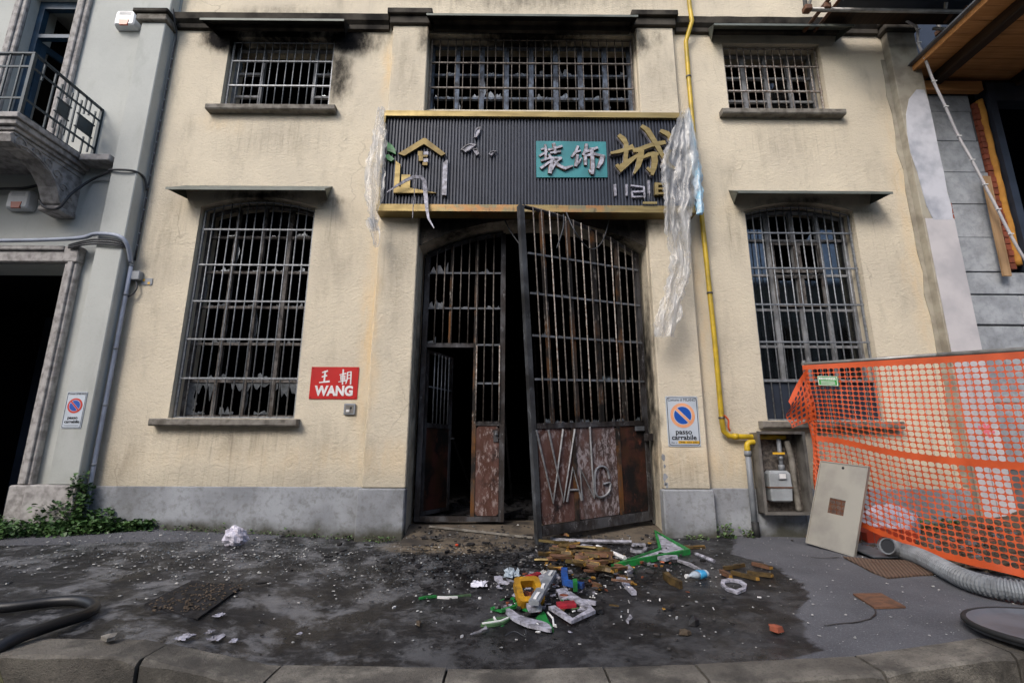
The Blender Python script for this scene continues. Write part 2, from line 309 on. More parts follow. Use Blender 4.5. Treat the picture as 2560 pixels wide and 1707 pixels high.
def tread_mat():
    N = NT('rusty_tread_plate'); w = N.n('TexWave', wave_type='BANDS'); w.inputs['Scale'].default_value = 11; w.inputs['Distortion'].default_value = .6
    mp = N.n('Mapping'); mp.inputs['Rotation'].default_value = (0, 0, .5); N.L(N.pos(), mp.inputs[0]); N.L(mp.outputs[0], w.inputs['Vector'])
    c = N.mix(N.ramp(w.outputs['Fac'], .3, .7), '54443a', '6f5c4d'); c = N.mix(N.ramp(N.noise(9, 6), .5, .7), c, '5a4234')
    return N.done(c, .7, N.bump(w.outputs['Fac'], .5, .01), .3)
M['tread'] = tread_mat()
M['leaf'] = simple('ivy_leaf', (.035, .085, .022), (.075, .15, .04), .5, 7, bump=.1)
M['leaf2'] = simple('weed_leaf', (.05, .1, .03), (.1, .16, .05), .55, 9, bump=.1)
M['stem'] = simple('plant_stem', '4a4a2a', '3a3520', .8, 9, bump=.2)
M['chips'] = simple('pale_plaster_crumbs', 'acaca9', '6a6b6d', .7, 9, bump=.2)
M['chips2'] = simple('glass_crumbs', '6a7278', '3a3e42', .25, 9, bump=.1)
M['dark_chips'] = simple('charred_crumbs', '1a1a1c', '3a3838', .5, 6, bump=.2)
M['rubble'] = simple('earthy_rubble', '5f5347', '3f382f', .9, 9, bump=.5, spec=.2)
M['paper'] = simple('white_scrap', 'd4d4de', 'bcbcc8', .6, 12, bump=.3)
M['bag'] = simple('pale_plastic_bag', 'c4c2cf', 'a9a6b4', .35, 12, bump=.5, bscale=16)
M['copper'] = simple('copper_wire', 'a8644a', '7c4a3a', .45, 9, metal=.6, bump=0)
M['bottle'] = simple('crushed_clear_bottle', 'aebac4', '8d99a4', .15, 12, bump=.3)
M['cyan'] = simple('cyan_bottle_label', '3f9fd0', '2f86b5', .4, 9, bump=.1)
M['channel'] = simple('red_orange_plastic', 'b8452a', '9e3822', .45, 5, bump=.1)
M['pink'] = simple('pink_spray_mark', 'd8707c', None, .8, bump=0)
M['white_render'] = simple('fresh_white_render', 'c0c2ca', '9a9ea8', .85, 3.5, bump=.45, bscale=14, spec=.2)
M['lower_render'] = simple('smooth_lilac_grey_render', 'bfbcbe', 'aaa8ac', .8, 2.5, bump=.1, spec=.2)
M['alarm'] = simple('white_alarm_plastic', 'cfd2d4', 'c2c5c8', .35, 6, bump=.03)
M['alarm_red'] = simple('orange_red_lens', 'b04a26', 'a0401f', .3, 6, bump=0)

# traced outlines of letters, film and gate lettering, in metres (x, z[, width])
CHENG=[[(1.445,5.19,0.0414),(1.5,5.137,0.0641),(1.533,5.067,0.0517),(1.528,4.962,0.0476),(1.511,4.811,0.0455)],[(1.329,4.925,0.0269),(1.434,4.949,0.0414),(1.519,4.979,0.0414),(1.614,5.021,0.06)],[(1.399,4.747,0.0414),(1.433,4.695,0.0869),(1.519,4.771,0.0682),(1.605,4.84,0.0455),(1.681,4.899,0.031)],[(1.627,4.962,0.0414),(1.717,4.987,0.0517),(1.855,5.046,0.0476),(1.982,5.076,0.0517),(2.046,5.089,0.0455)],[(1.684,4.963,0.062),(1.725,4.952,0.0682),(1.71,4.859,0.0682),(1.672,4.731,0.0517),(1.615,4.628,0.0186)],[(1.719,4.847,0.0207),(1.826,4.906,0.0455),(1.889,4.918,0.0517),(1.946,4.913,0.031)],[(1.889,4.918,0.0724),(1.899,4.814,0.0682),(1.877,4.71,0.0579),(1.85,4.613,0.031)],[(1.794,4.704,0.031),(1.833,4.664,0.0414)],[(1.756,5.329,0.0414),(1.827,5.27,0.062),(1.892,5.141,0.0579),(1.948,5.023,0.0558),(2.002,4.896,0.0455),(2.076,4.757,0.0476),(2.144,4.701,0.031)],[(2.004,5.26,0.0372),(2.086,5.219,0.062),(2.129,5.166,0.0579),(2.11,5.119,0.0248)],[(2.1,4.966,0.0414),(2.052,4.861,0.0414),(1.983,4.757,0.0165)]]
ZHUANG=[[(0.41,4.992,0.0207),(0.465,5.01,0.0269)],[(0.462,5.059,0.0269),(0.469,4.954,0.031),(0.463,4.861,0.0269)],[(0.384,4.892,0.0227),(0.438,4.93,0.031),(0.485,4.954,0.0248)],[(0.503,4.983,0.0269),(0.584,5.007,0.031),(0.681,5.039,0.031)],[(0.573,5.077,0.0352),(0.587,5.013,0.0352),(0.594,4.931,0.031)],[(0.531,4.937,0.0248),(0.661,4.963,0.029)],[(0.408,4.82,0.0227),(0.52,4.861,0.031),(0.67,4.862,0.0269)],[(0.51,4.907,0.029),(0.541,4.85,0.0352)],[(0.571,4.838,0.0269),(0.488,4.78,0.031),(0.403,4.711,0.0331)],[(0.55,4.815,0.031),(0.531,4.723,0.0538),(0.517,4.643,0.0414)],[(0.586,4.769,0.0269),(0.549,4.689,0.0186)],[(0.561,4.838,0.029),(0.632,4.752,0.0414),(0.713,4.707,0.0455),(0.819,4.746,0.0186)],[(0.67,4.856,0.0269),(0.607,4.804,0.0248)]]
SHI=[[(0.897,5.041,0.031),(0.866,4.957,0.0352),(0.81,4.886,0.0248)],[(0.864,4.951,0.0248),(0.928,4.975,0.0248)],[(0.885,4.91,0.031),(0.87,4.806,0.0372),(0.858,4.748,0.0331)],[(0.858,4.746,0.0269),(0.901,4.795,0.0248),(0.936,4.864,0.0145)],[(1.01,5.069,0.0352),(1.0,4.993,0.0414),(0.961,4.911,0.0269)],[(0.993,4.952,0.031),(1.062,4.981,0.0372),(1.151,5.02,0.0352)],[(0.987,4.911,0.0352),(0.99,4.842,0.0372),(0.988,4.767,0.031)],[(0.992,4.899,0.031),(1.112,4.924,0.0414),(1.23,4.89,0.031)],[(1.22,4.901,0.0517),(1.196,4.808,0.0558),(1.151,4.722,0.031)],[(1.078,5.005,0.0455),(1.081,4.865,0.0455),(1.08,4.727,0.0517),(1.073,4.633,0.0352)],[(1.051,4.658,0.031),(1.032,4.692,0.0124)]]
WANGC=[[(-2.337,2.034,0.0108),(-2.273,2.054,0.0173)],[(-2.336,1.98,0.0108),(-2.277,1.995,0.0151)],[(-2.362,1.908,0.0108),(-2.24,1.923,0.0195)],[(-2.301,2.05,0.0173),(-2.304,1.914,0.0151)]]
CHAO=[[(-2.118,2.005,0.0087),(-2.041,2.025,0.013)],[(-2.078,2.071,0.0151),(-2.074,1.889,0.013)],[(-2.102,1.994,0.0108),(-2.097,1.941,0.0108)],[(-2.052,1.998,0.0108),(-2.05,1.946,0.0108)],[(-2.101,1.989,0.0087),(-2.052,1.996,0.0087)],[(-2.1,1.968,0.0087),(-2.05,1.974,0.0087)],[(-2.098,1.944,0.0087),(-2.049,1.95,0.0087)],[(-2.124,1.917,0.0087),(-2.03,1.935,0.013)],[(-2.021,2.038,0.013),(-2.019,1.955,0.013),(-2.033,1.896,0.0087)],[(-2.021,2.036,0.0108),(-1.978,2.045,0.0108)],[(-1.978,2.045,0.013),(-1.973,1.89,0.013)],[(-2.018,1.999,0.0087),(-1.979,2.005,0.0087)],[(-2.015,1.959,0.0087),(-1.976,1.966,0.0087)]]
LOGO={'roof':[(-1.485,4.908),(-1.162,5.141),(-1.129,5.141),(-0.858,4.913),(-0.912,4.879),(-1.15,5.055),(-1.4,4.877)],'base':[(-1.514,4.339),(-0.958,4.343),(-1.305,4.412),(-1.309,4.601),(-1.424,4.602),(-1.42,4.424),(-1.445,4.423),(-1.446,4.751),(-1.51,4.802)],'wbar':[(-0.886,4.776),(-0.827,4.83),(-0.827,4.314),(-0.887,4.317)],'sq':[[(-1.226,4.947),(-1.163,4.948),(-1.16,4.879),(-1.223,4.879)],[(-1.212,4.878),(-1.155,4.878),(-1.152,4.805),(-1.208,4.804)],[(-1.155,4.894),(-1.096,4.895),(-1.095,4.865),(-1.153,4.864)],[(-1.158,4.786),(-1.094,4.787),(-1.092,4.743),(-1.156,4.743)]],'wsq':[[(-1.151,4.939),(-1.089,4.945),(-1.087,4.897),(-1.149,4.897)],[(-1.147,4.842),(-1.088,4.845),(-1.086,4.793),(-1.145,4.79)]],'leaf':[[(-1.64,5.089),(-1.571,5.039),(-1.522,4.964),(-1.518,4.901),(-1.564,4.932),(-1.632,4.95)],[(-1.656,4.888),(-1.607,4.901),(-1.531,4.833),(-1.568,4.799),(-1.619,4.82)]],'wleaf':[[(-0.401,5.328),(-0.413,5.238),(-0.451,5.17),(-0.485,5.161),(-0.488,5.199),(-0.476,5.276),(-0.449,5.315)],[(-0.665,4.983),(-0.6,5.046),(-0.533,5.078),(-0.452,5.058),(-0.493,5.022),(-0.542,4.971),(-0.597,4.943),(-0.62,4.965)],[(-0.5,4.991),(-0.448,5.006),(-0.414,4.922),(-0.452,4.897),(-0.48,4.941)],[(-0.291,4.917),(-0.263,4.961),(-0.185,4.968),(-0.229,4.924),(-0.251,4.896)]],'strip':[(-1.582,4.32,0.0051),(-1.455,4.406,0.0122),(-1.35,4.467,0.0173),(-1.254,4.51,0.0184),(-1.146,4.513,0.0184),(-1.106,4.463,0.0235),(-1.093,4.343,0.0255),(-1.078,4.201,0.0235),(-1.056,4.061,0.0184),(-1.024,3.922,0.0133),(-0.946,3.781,0.0051)],'wire':[(-1.208,4.607),(-1.233,4.432),(-1.224,4.254),(-1.233,4.101),(-1.23,3.938)]}
TEAL=[(0.34,5.131),(1.276,5.126),(1.277,4.598),(0.341,4.591)]
IALE={'bars':[[(1.35,4.488),(1.383,4.493),(1.38,4.328),(1.354,4.325)],[(1.506,4.489),(1.532,4.494),(1.526,4.329),(1.502,4.326)],[(1.794,4.552),(1.822,4.552),(1.822,4.367),(1.795,4.366)]],'a':[[(1.579,4.475,0.0207),(1.744,4.454,0.0207)],[(1.744,4.454,0.0207),(1.746,4.316,0.0207)],[(1.746,4.316,0.0207),(1.589,4.312,0.0207)],[(1.589,4.312,0.0207),(1.584,4.382,0.0207)],[(1.584,4.382,0.0207),(1.735,4.389,0.0207)]],'plate':[(1.708,4.221),(1.89,4.222),(1.888,4.191),(1.706,4.19)],'e':[[(1.905,4.496,0.0455),(1.895,4.339,0.0455)],[(1.904,4.485,0.029),(2.068,4.486,0.029)],[(1.9,4.418,0.029),(2.053,4.419,0.029)],[(1.896,4.35,0.029),(2.059,4.351,0.029)]],'wires':[[(1.737,4.319),(1.733,4.225)],[(1.8,4.364),(1.794,4.225)]]}
PLL=[(5.526,-1.785,-1.671),(5.334,-1.814,-1.664),(5.059,-1.83,-1.647),(4.833,-1.854,-1.629),(4.633,-1.874,-1.623),(4.435,-1.876,-1.621),(4.262,-1.848,-1.63),(4.113,-1.805,-1.669),(3.943,-1.764,-1.683),(3.776,-1.73,-1.665),(3.936,-1.813,-1.682),(3.771,-1.758,-1.66),(3.572,-1.701,-1.658)]
PLR=[(5.531,2.284,2.381),(5.321,2.181,2.406),(5.067,2.072,2.447),(4.841,1.987,2.469),(4.684,1.951,2.476),(4.463,1.957,2.409),(4.247,1.962,2.372),(4.032,1.954,2.276),(3.801,1.945,2.255),(3.396,1.996,2.256),(3.111,1.923,2.191),(2.831,1.825,2.09),(2.612,1.747,2.037),(2.422,1.731,1.956)]
PLR2=[(5.543,2.382,2.403),(5.274,2.382,2.433),(4.93,2.386,2.477),(4.66,2.385,2.5),(4.373,2.383,2.492),(4.2,2.389,2.488),(4.05,2.397,2.465)]
GATEW=[[(0.302,-0.512,1.318),(0.488,-0.419,0.533),(0.621,-0.353,1.335)],[(0.444,-0.441,1.326),(0.61,-0.358,0.541),(0.765,-0.28,1.339)]]
GATEA=[[(0.651,-0.338,0.539),(0.727,-0.299,0.909),(0.829,-0.248,0.544)],[(0.685,-0.321,0.663),(0.79,-0.268,0.659)]]
GATEN=[[(0.834,-0.246,0.544),(0.818,-0.254,0.898),(0.986,-0.169,0.566),(0.971,-0.177,0.895),(0.957,-0.184,1.374)]]
GATEG=[[(1.188,-0.068,0.773),(1.172,-0.076,0.863),(1.139,-0.093,0.903),(1.094,-0.115,0.918),(1.043,-0.141,0.904),(1.008,-0.158,0.856),(0.997,-0.164,0.758),(1.0,-0.162,0.642),(1.02,-0.152,0.589),(1.069,-0.128,0.567),(1.131,-0.097,0.584),(1.178,-0.073,0.626),(1.195,-0.064,0.674),(1.194,-0.065,0.726),(1.106,-0.109,0.714)]]

# ---------------------------------------------------------------- geometry helpers
class MB:
    def __init__(s): s.v = []; s.f = []
    def add(s, vs, fs):
        o = len(s.v); s.v += [tuple(p) for p in vs]; s.f += [tuple(i+o for i in f) for f in fs]; return s
    def box(s, x0, x1, y0, y1, z0, z1, ch=0.):
        if ch <= 0:
            vs = [(x, y, z) for z in (z0, z1) for y in (y0, y1) for x in (x0, x1)]
            return s.add(vs, [(0, 2, 3, 1), (4, 5, 7, 6), (0, 1, 5, 4), (2, 6, 7, 3), (0, 4, 6, 2), (1, 3, 7, 5)])
        p = [(x0+ch, y0), (x1-ch, y0), (x1, y0+ch), (x1, y1-ch), (x1-ch, y1), (x0+ch, y1), (x0, y1-ch), (x0, y0+ch)]
        q = [(x0+2*ch, y0+ch), (x1-2*ch, y0+ch), (x1-ch, y0+2*ch), (x1-ch, y1-2*ch), (x1-2*ch, y1-ch), (x0+2*ch, y1-ch), (x0+ch, y1-2*ch), (x0+ch, y0+2*ch)]
        rings = [[(x, y, z0) for x, y in q], [(x, y, z0+ch) for x, y in p], [(x, y, z1-ch) for x, y in p], [(x, y, z1) for x, y in q]]
        return s.rings(rings, True, True)
    def rings(s, rings, closed=True, caps=True):
        n = len(rings[0]); vs = [p for r in rings for p in r]; fs = []
        for k in range(len(rings)-1):
            for i in range(n if closed else n-1):
                j = (i+1) % n; fs.append((k*n+i, k*n+j, (k+1)*n+j, (k+1)*n+i))
        if caps and closed: fs += [tuple(range(n-1, -1, -1)), tuple((len(rings)-1)*n+i for i in range(n))]
        return s.add(vs, fs)
    def tube(s, pts, r, n=8, caps=True, closed=False):
        pts = [Vector(p) for p in pts]; m = len(pts); rr = r if isinstance(r, (list, tuple)) else [r]*m
        rings = []; up = None
        for i in range(m):
            a = pts[i-1] if (i > 0 or closed) else pts[i]; b = pts[(i+1) % m] if (i < m-1 or closed) else pts[i]
            t = (b-a).normalized()
            if up is None: up = Vector((0, 0, 1)) if abs(t.z) < .9 else Vector((0, 1, 0))
            x = up.cross(t)
            if x.length < 1e-4: x = Vector((1, 0, 0)).cross(t)
            x.normalize(); y = t.cross(x).normalized(); up = y
            # widen at the mitre
            rings.append([pts[i] + (x*math.cos(2*math.pi*k/n) + y*math.sin(2*math.pi*k/n))*rr[i] for k in range(n)])
        if closed: rings.append(rings[0])
        return s.rings(rings, True, caps and not closed)
    def prism(s, poly, y0, y1, holes=(), axis='y'):
        # polygon in (x, z), extruded along y (front at y0); axis 'z': polygon in (x, y) extruded in z from y0 to y1
        loops = [list(poly)] + [list(h) for h in holes]
        mk = (lambda p, d: (p[0], d, p[1])) if axis == 'y' else (lambda p, d: (p[0], p[1], d))
        tri = tessellate_polygon([[Vector((p[0], p[1], 0)) for p in l] for l in loops])
        flat = [p for l in loops for p in l]; n = len(flat)
        fs = [tuple(t) for t in tri] + [tuple(i+n for i in t) for t in tri]
        o = 0
        for l in loops:
            m = len(l)
            for i in range(m): j = (i+1) % m; fs.append((o+i, o+j, n+o+j, n+o+i))
            o += m
        return s.add([mk(p, y0) for p in flat] + [mk(p, y1) for p in flat], fs)
    def stroke(s, pts, y0, y1):
        P = [Vector((p[0], p[1])) for p in pts]; Lf = []; Rt = []
        for i, p in enumerate(P):
            a = P[max(0, i-1)]; b = P[min(len(P)-1, i+1)]; t = (b-a).normalized(); nn = Vector((-t.y, t.x))*pts[i][2]*.5
            e = t*(pts[i][2]*.22)*(-1 if i == 0 else 1 if i == len(P)-1 else 0)
            Lf.append(p+nn+e); Rt.append(p-nn+e)
        n = len(P); vs = []
        for y in (y0, y1): vs += [(q.x, y, q.y) for q in Lf] + [(q.x, y, q.y) for q in Rt]
        fs = []
        for i in range(n-1):
            fs += [(i, i+1, n+i+1, n+i), (2*n+i, 2*n+n+i, 2*n+n+i+1, 2*n+i+1), (i, 2*n+i, 2*n+i+1, i+1), (n+i, n+i+1, 3*n+i+1, 3*n+i)]
        fs += [(0, n, 3*n, 2*n), (n-1, 2*n-1+2*n, 0, 0)[:0] or (n-1, 3*n-1, 4*n-1, 2*n-1)]
        return s.add(vs, fs)
    def xf(s, m):
        s.v = [tuple(m @ Vector(p)) for p in s.v]; return s
    def map(s, fn):
        s.v = [tuple(fn(*p)) for p in s.v]; return s
    def build(s, name, mat, parent=None, smooth=False, kind=None, label=None, cat=None, group=None, fix=True):
        me = bpy.data.meshes.new(name); me.from_pydata(s.v, [], s.f); me.validate()
        if fix:
            import bmesh
            bm = bmesh.new(); bm.from_mesh(me); bmesh.ops.recalc_face_normals(bm, faces=bm.faces); bm.to_mesh(me); bm.free()
        me.materials.append(M[mat] if isinstance(mat, str) else mat)
        if smooth: me.polygons.foreach_set('use_smooth', [True]*len(me.polygons))
        o = bpy.data.objects.new(name, me); COL.objects.link(o)
        return setup(o, parent, kind, label, cat, group)
def wloc(o):
    return o.location if o.parent is None else o.location
def setup(o, parent=None, kind=None, label=None, cat=None, group=None):
    if parent is not None:
        o.parent = parent
        p = parent; off = Vector((0, 0, 0))
        while p is not None:
            off += p.location; p = p.parent
        o.matrix_parent_inverse = Matrix.Identity(4)
        o.location = o.location - off if True else o.location
    if kind: o['kind'] = kind
    if label: o['label'] = label
    if cat: o['category'] = cat
    if group: o['group'] = group
    return o
def thing(name, label, cat, loc=(0, 0, 0), group=None):
    o = bpy.data.objects.new(name, None); COL.objects.link(o); o.location = loc; o.empty_display_size = .1
    return setup(o, None, None, label, cat, group)
def share(src, name, loc, parent=None, rot=None, scale=None):
    o = bpy.data.objects.new(name, src.data); COL.objects.link(o); o.location = loc
    if rot: o.rotation_euler = rot
    if scale: o.scale = scale
    return setup(o, parent)
def bx(name, mat, parent, *d, ch=0., **kw): return MB().box(*d, ch=ch).build(name, mat, parent, **kw)
def tb(name, mat, parent, pts, r, n=8, smooth=True, **kw): return MB().tube(pts, r, n).build(name, mat, parent, smooth=smooth, **kw)
def bez(pts, n=6):          # Catmull-Rom through the points
    P = [Vector(p) for p in pts]; out = []
    for i in range(len(P)-1):
        a, b, c, d = P[max(0, i-1)], P[i], P[i+1], P[min(len(P)-1, i+2)]
        for k in range(n):
            t = k/n; out.append(.5*((2*b)+(c-a)*t+(2*a-5*b+4*c-d)*t*t+(3*b-a-3*c+d)*t*t*t))
    return out + [P[-1]]
def text(name, body, mat, parent, x, z, size, y, align='CENTER', bold=0., width=None, ext=.0015, font_sx=1.0):
    cu = bpy.data.curves.new(name, 'FONT'); cu.body = body; cu.size = size; cu.align_x = align; cu.align_y = 'CENTER'
    cu.offset = bold; cu.extrude = ext; cu.resolution_u = 3
    t = bpy.data.objects.new(name, cu); COL.objects.link(t)
    dg = bpy.context.evaluated_depsgraph_get(); me = bpy.data.meshes.new_from_object(t.evaluated_get(dg))
    bpy.data.objects.remove(t); bpy.data.curves.remove(cu)
    sx = font_sx
    if width:
        xs = [v.co.x for v in me.vertices]; sx = width/(max(xs)-min(xs))
    for v in me.vertices: v.co = (x+v.co.x*sx, y-v.co.z, z+v.co.y)
    me.materials.clear(); me.materials.append(M[mat]); me.name = name
    o = bpy.data.objects.new(name, me); COL.objects.link(o); return setup(o, parent)
def arc_top(x0, x1, spring, apex, n=14):
    c = (x0+x1)/2; h = (x1-x0)/2; s = apex-spring; Rr = (h*h+s*s)/(2*s)
    return [(c+h*math.cos(math.pi*k/n)*1.0, spring + math.sqrt(max(0, Rr*Rr-(h*math.cos(math.pi*k/n))**2)) - (Rr-s)) for k in range(n+1)]
def arch_z(x, x0, x1, spring, apex):
    c = (x0+x1)/2; h = (x1-x0)/2; s = apex-spring
    if s <= 0: return spring
    Rr = (h*h+s*s)/(2*s); return spring + math.sqrt(max(0, Rr*Rr-(x-c)**2)) - (Rr-s)
def opening(x0, x1, z0, spring, apex=None):
    if apex is None: return [(x0, z0), (x1, z0), (x1, spring), (x0, spring)]
    return [(x0, z0), (x1, z0)] + arc_top(x0, x1, spring, apex)
def lerp(a, b, t): return a+(b-a)*t

# ---------------------------------------------------------------- ground
ZK = np.array([(-9, .04), (-2.1, .01), (-1.9, -.03), (-1.36, -.13), (0, -.145), (1.1, -.115), (2.0, -.075), (2.75, .02), (9, .03)])
ZW = np.array([(-9, .12), (-4.2, .2), (-1.75, .09), (.3, .13), (2.0, .14), (2.8, .135), (3.4, .125), (4.5, .1), (9, .1)])
def zg(x, y):
    t = min(1, max(0, -y/2.85))
    return float((1-t)*np.interp(x, ZW[:, 0], ZW[:, 1]) + t*np.interp(x, ZK[:, 0], ZK[:, 1]))
bx('road', 'road', None, -300, 300, -300, -3.0, -.6, -.2, kind='structure')
WET = [(2.9, .4), (2.56, -.2), (2.23, -.82), (2.41, -1.07), (2.42, -1.39), (2.40, -1.70), (2.26, -2.03), (2.10, -2.13), (2.0, -2.26), (1.99, -2.42), (1.92, -2.6), (1.86, -2.77), (1.62, -2.84), (1.5, -3.2)]
def wet_edge(y):
    ys = [p[1] for p in WET][::-1]; xs = [p[0] for p in WET][::-1]; return float(np.interp(y, ys, xs))
def pavement():
    nx, ny = 300, 62; X = np.concatenate([np.linspace(-20, -6.6, 12), np.linspace(-6.5, 6.5, nx), np.linspace(6.6, 20, 12)]); Y = np.linspace(.02, -2.86, ny)
    b = MB(); wet = []; mud = []
    for y in Y:
        for x in X:
            z = zg(x, y) + .012*(noise.noise(Vector((x*1.3, y*1.3, 0)))) + .004*noise.noise(Vector((x*6, y*6, 2)))
            b.v.append((x, y, z))
            w = .5 + (wet_edge(y)-x)*1.6
            w = min(w, .5+(x+6.8)*.9)                       # far left strip by the ivy is dry and grey
            if y > -.75 and x < -2.6: w = min(w, .5+(-.55-y)*2.2 + .6*(x+3.6))
            wet.append(min(1, max(0, w)))
            mud.append(max(0., 1-abs((x+.55)/.95)**2-abs((y+.38)/.34)**2) if y > -1.2 else 0)
    n = len(X)
    for j in range(ny-1):
        for i in range(n-1): b.f.append((j*n+i, (j+1)*n+i, (j+1)*n+i+1, j*n+i+1))
    o = b.build('pavement', 'asphalt', smooth=True, kind='structure')
    for nm, d in (('wet', wet), ('mud', mud)):
        a = o.data.attributes.new(nm, 'FLOAT', 'POINT'); a.data.foreach_set('value', d)
    return o
pave = pavement()
# kerb: bedding strip with one stone after another
kerb = bx('kerb', 'concrete_dark', None, -20, 20, -3.02, -2.86, -.5, -.24, kind='structure')
def kerb_stone(x0, x1, seed):
    r = random.Random(seed); b = MB(); n = max(3, int((x1-x0)/.07)); g = .007; rings = []; lift = r.uniform(-.006, .008); yo = r.uniform(-.012, .008)
    for i in range(n+1):
        x = lerp(x0+g, x1-g, i/n); z = zg(x, -2.86) + .014 + lift + r.uniform(-.0015, .0015); j = lambda a=.003: r.uniform(-a, a)
        c = .012+.02*max(0, noise.noise(Vector((x*5, seed, 0)))) + (.012 if i in (0, n) else 0)      # chipped arris
        rings.append([(x, -2.862, z-.35), (x, -3.1+yo, z-.35), (x, -3.1+yo+j(), z-.15), (x, -3.1+yo+j(), z-c), (x, -3.1+yo+c+j(), z), (x, -2.9+j(), z), (x, -2.862, z-.004)])
    return b.rings(rings, True, True).build('kerb_stone', 'granite', kerb, smooth=False)
for i, (a, b_) in enumerate([(-8.4, -6.9), (-6.9, -5.4), (-5.4, -4.0), (-4.0, -2.95), (-2.95, -1.97), (-1.97, -1.3), (-1.3, -.35), (-.35, .55), (.55, 1.08), (1.08, 2.02), (2.02, 2.74), (2.74, 3.8), (3.8, 5.2), (5.2, 6.6), (6.6, 8.2)]):
    kerb_stone(a, b_, i)

# ---------------------------------------------------------------- the burnt building
GX0, GX1, GSP, GAP = -1.205, 1.81, 3.735, 4.135
house = thing('burnt_shop_building', 'cream rendered industrial shop building with burnt-out gate and barred windows', 'building', (0.3, .2, .1))
LLO = (-4.175, -2.633, 1.465, 4.29, 4.435); ULO = (-4.135, -2.593, 5.82, 7.02, None); CO = (-1.205, 1.81, 5.82, 7.1, None)
URO = (3.12, 4.56, 5.81, 6.98, None); LRO = (3.18, 4.66, 1.465, 4.285, 4.41)
ops = [opening(*o) for o in (LLO, ULO, CO, URO, LRO)] + [opening(GX0, GX1, -.3, GSP, GAP)]
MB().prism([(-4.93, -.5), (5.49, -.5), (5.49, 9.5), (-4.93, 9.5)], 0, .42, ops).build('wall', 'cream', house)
# room behind
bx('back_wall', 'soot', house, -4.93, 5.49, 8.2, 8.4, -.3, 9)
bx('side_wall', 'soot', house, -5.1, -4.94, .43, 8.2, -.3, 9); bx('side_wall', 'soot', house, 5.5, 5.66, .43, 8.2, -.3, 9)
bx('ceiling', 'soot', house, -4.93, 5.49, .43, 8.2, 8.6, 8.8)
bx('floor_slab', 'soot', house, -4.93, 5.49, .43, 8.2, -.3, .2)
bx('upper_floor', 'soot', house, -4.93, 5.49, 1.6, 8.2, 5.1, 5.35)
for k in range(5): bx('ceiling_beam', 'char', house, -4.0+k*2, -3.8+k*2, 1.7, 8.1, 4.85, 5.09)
lint = [(GX0, GSP)] + [p for p in reversed(arc_top(GX0, GX1, GSP, GAP))][1:-1] + [(GX1, GSP), (GX1, 4.6), (GX0, 4.6)]
MB().prism(lint, -.012, -.003).build('lintel_face', 'lintel', house)
# plinth, pilasters, cornice
for x0, x1 in ((-4.93, -1.74), (2.375, 2.93), (3.49, 5.485)):
    bx('plinth', 'plinth', house, x0, x1, -.045, -.004, -.3, .665, ch=.006)
bx('plinth', 'plinth', house, 2.93, 3.49, -.03, -.004, -.3, .38)
for x0, x1 in ((-1.735, -1.207), (1.812, 2.37)):
    p = bx('pilaster', 'cream', house, x0+.012, x1-.002, -.105, -.003, .66, 7.14, ch=.012)
    bx('pilaster_base', 'plinth', p, x0-.02, x1+(.004 if x0 < 0 else .02), -.15, -.002, -.3, .657, ch=.014)
    if x0 > 0:
        for cx, cz, s_ in ((1.835, 1.02, .035), (1.84, .92, .022), (1.836, .80, .04), (1.832, .72, .02), (1.85, .70, .03)):
            rr_ = random.Random(int(cz*1000)); MB().prism([(cx+s_*math.cos(k*.9)*rr_.uniform(.5, 1.2), cz+s_*1.4*math.sin(k*.9)*rr_.uniform(.5, 1.2)) for k in range(7)], -.1065, -.1055).build('chipped_patch', 'plinth', p)
    c = bx('capital', 'trim', p, x0-.06, x1+.06, -.20, .004, 7.27, 7.36, ch=.008)
    bx('capital_moulding', 'trim', p, x0-.03, x1+.03, -.15, .003, 7.142, 7.268, ch=.008)
for x0, x1 in ((-4.93, -1.80), (-1.14, 1.75), (2.43, 5.42)):
    b = MB(); pr = [(-.002, 7.12), (-.05, 7.13), (-.06, 7.19), (-.045, 7.2), (-.1, 7.24), (-.12, 7.33), (-.002, 7.37)]
    n = 12; b.rings([[(lerp(x0, x1, i/n), y, z+.006*noise.noise(Vector((x0+i, z*9, 3)))) for y, z in pr] for i in range(n+1)], True, True).build('cornice', 'trim', house)

def awning(x0, x1, zw, zf, depth, mat, taper=.1):
    # sloped sheet with small triangular cheeks
    b = MB(); t = .008
    b.add([(x0+taper*.3, -.004, zw), (x1-taper*.3, -.004, zw), (x1, -depth, zf), (x0, -depth, zf), (x0+taper*.3, -.004, zw-t), (x1-taper*.3, -.004, zw-t), (x1, -depth, zf-t), (x0, -depth, zf-t)],
          [(0, 1, 2, 3), (7, 6, 5, 4), (0, 3, 7, 4), (1, 5, 6, 2), (3, 2, 6, 7)])
    o = b.build('window_canopy', mat, house)
    bx('canopy_lip', 'awn_top', o, x0, x1, -depth-.006, -depth-.001, zf-.028, zf+.006)
    for xa, sg in ((x0, 1), (x1, -1)):
        xw = xa+sg*taper*.3
        MB().add([(xw, -.004, zw-.012), (xa, -depth+.004, zf-.012), (xw+sg*.05, -.004, zw-.2), (xw+sg*.006, -.004, zw-.012), (xa+sg*.006, -depth+.004, zf-.012), (xw+sg*.056, -.004, zw-.2)],
                 [(0, 1, 2), (5, 4, 3), (0, 2, 5, 3), (1, 4, 5, 2), (0, 3, 4, 1)]).build('canopy_cheek', mat if mat == 'awn_soot' else 'awn_top', o)
    return o
awning(-4.46, -2.40, 4.60, 4.395, .30, 'awn_top'); awning(2.96, 4.985, 4.58, 4.395, .30, 'awn_top')
awning(-4.40, -2.365, 7.23, 7.03, .30, 'awn_soot'); awning(2.88, 4.885, 7.21, 7.01, .30, 'awn_top'); awning(-1.2, 1.80, 7.32, 7.12, .32, 'awn_soot', .02)
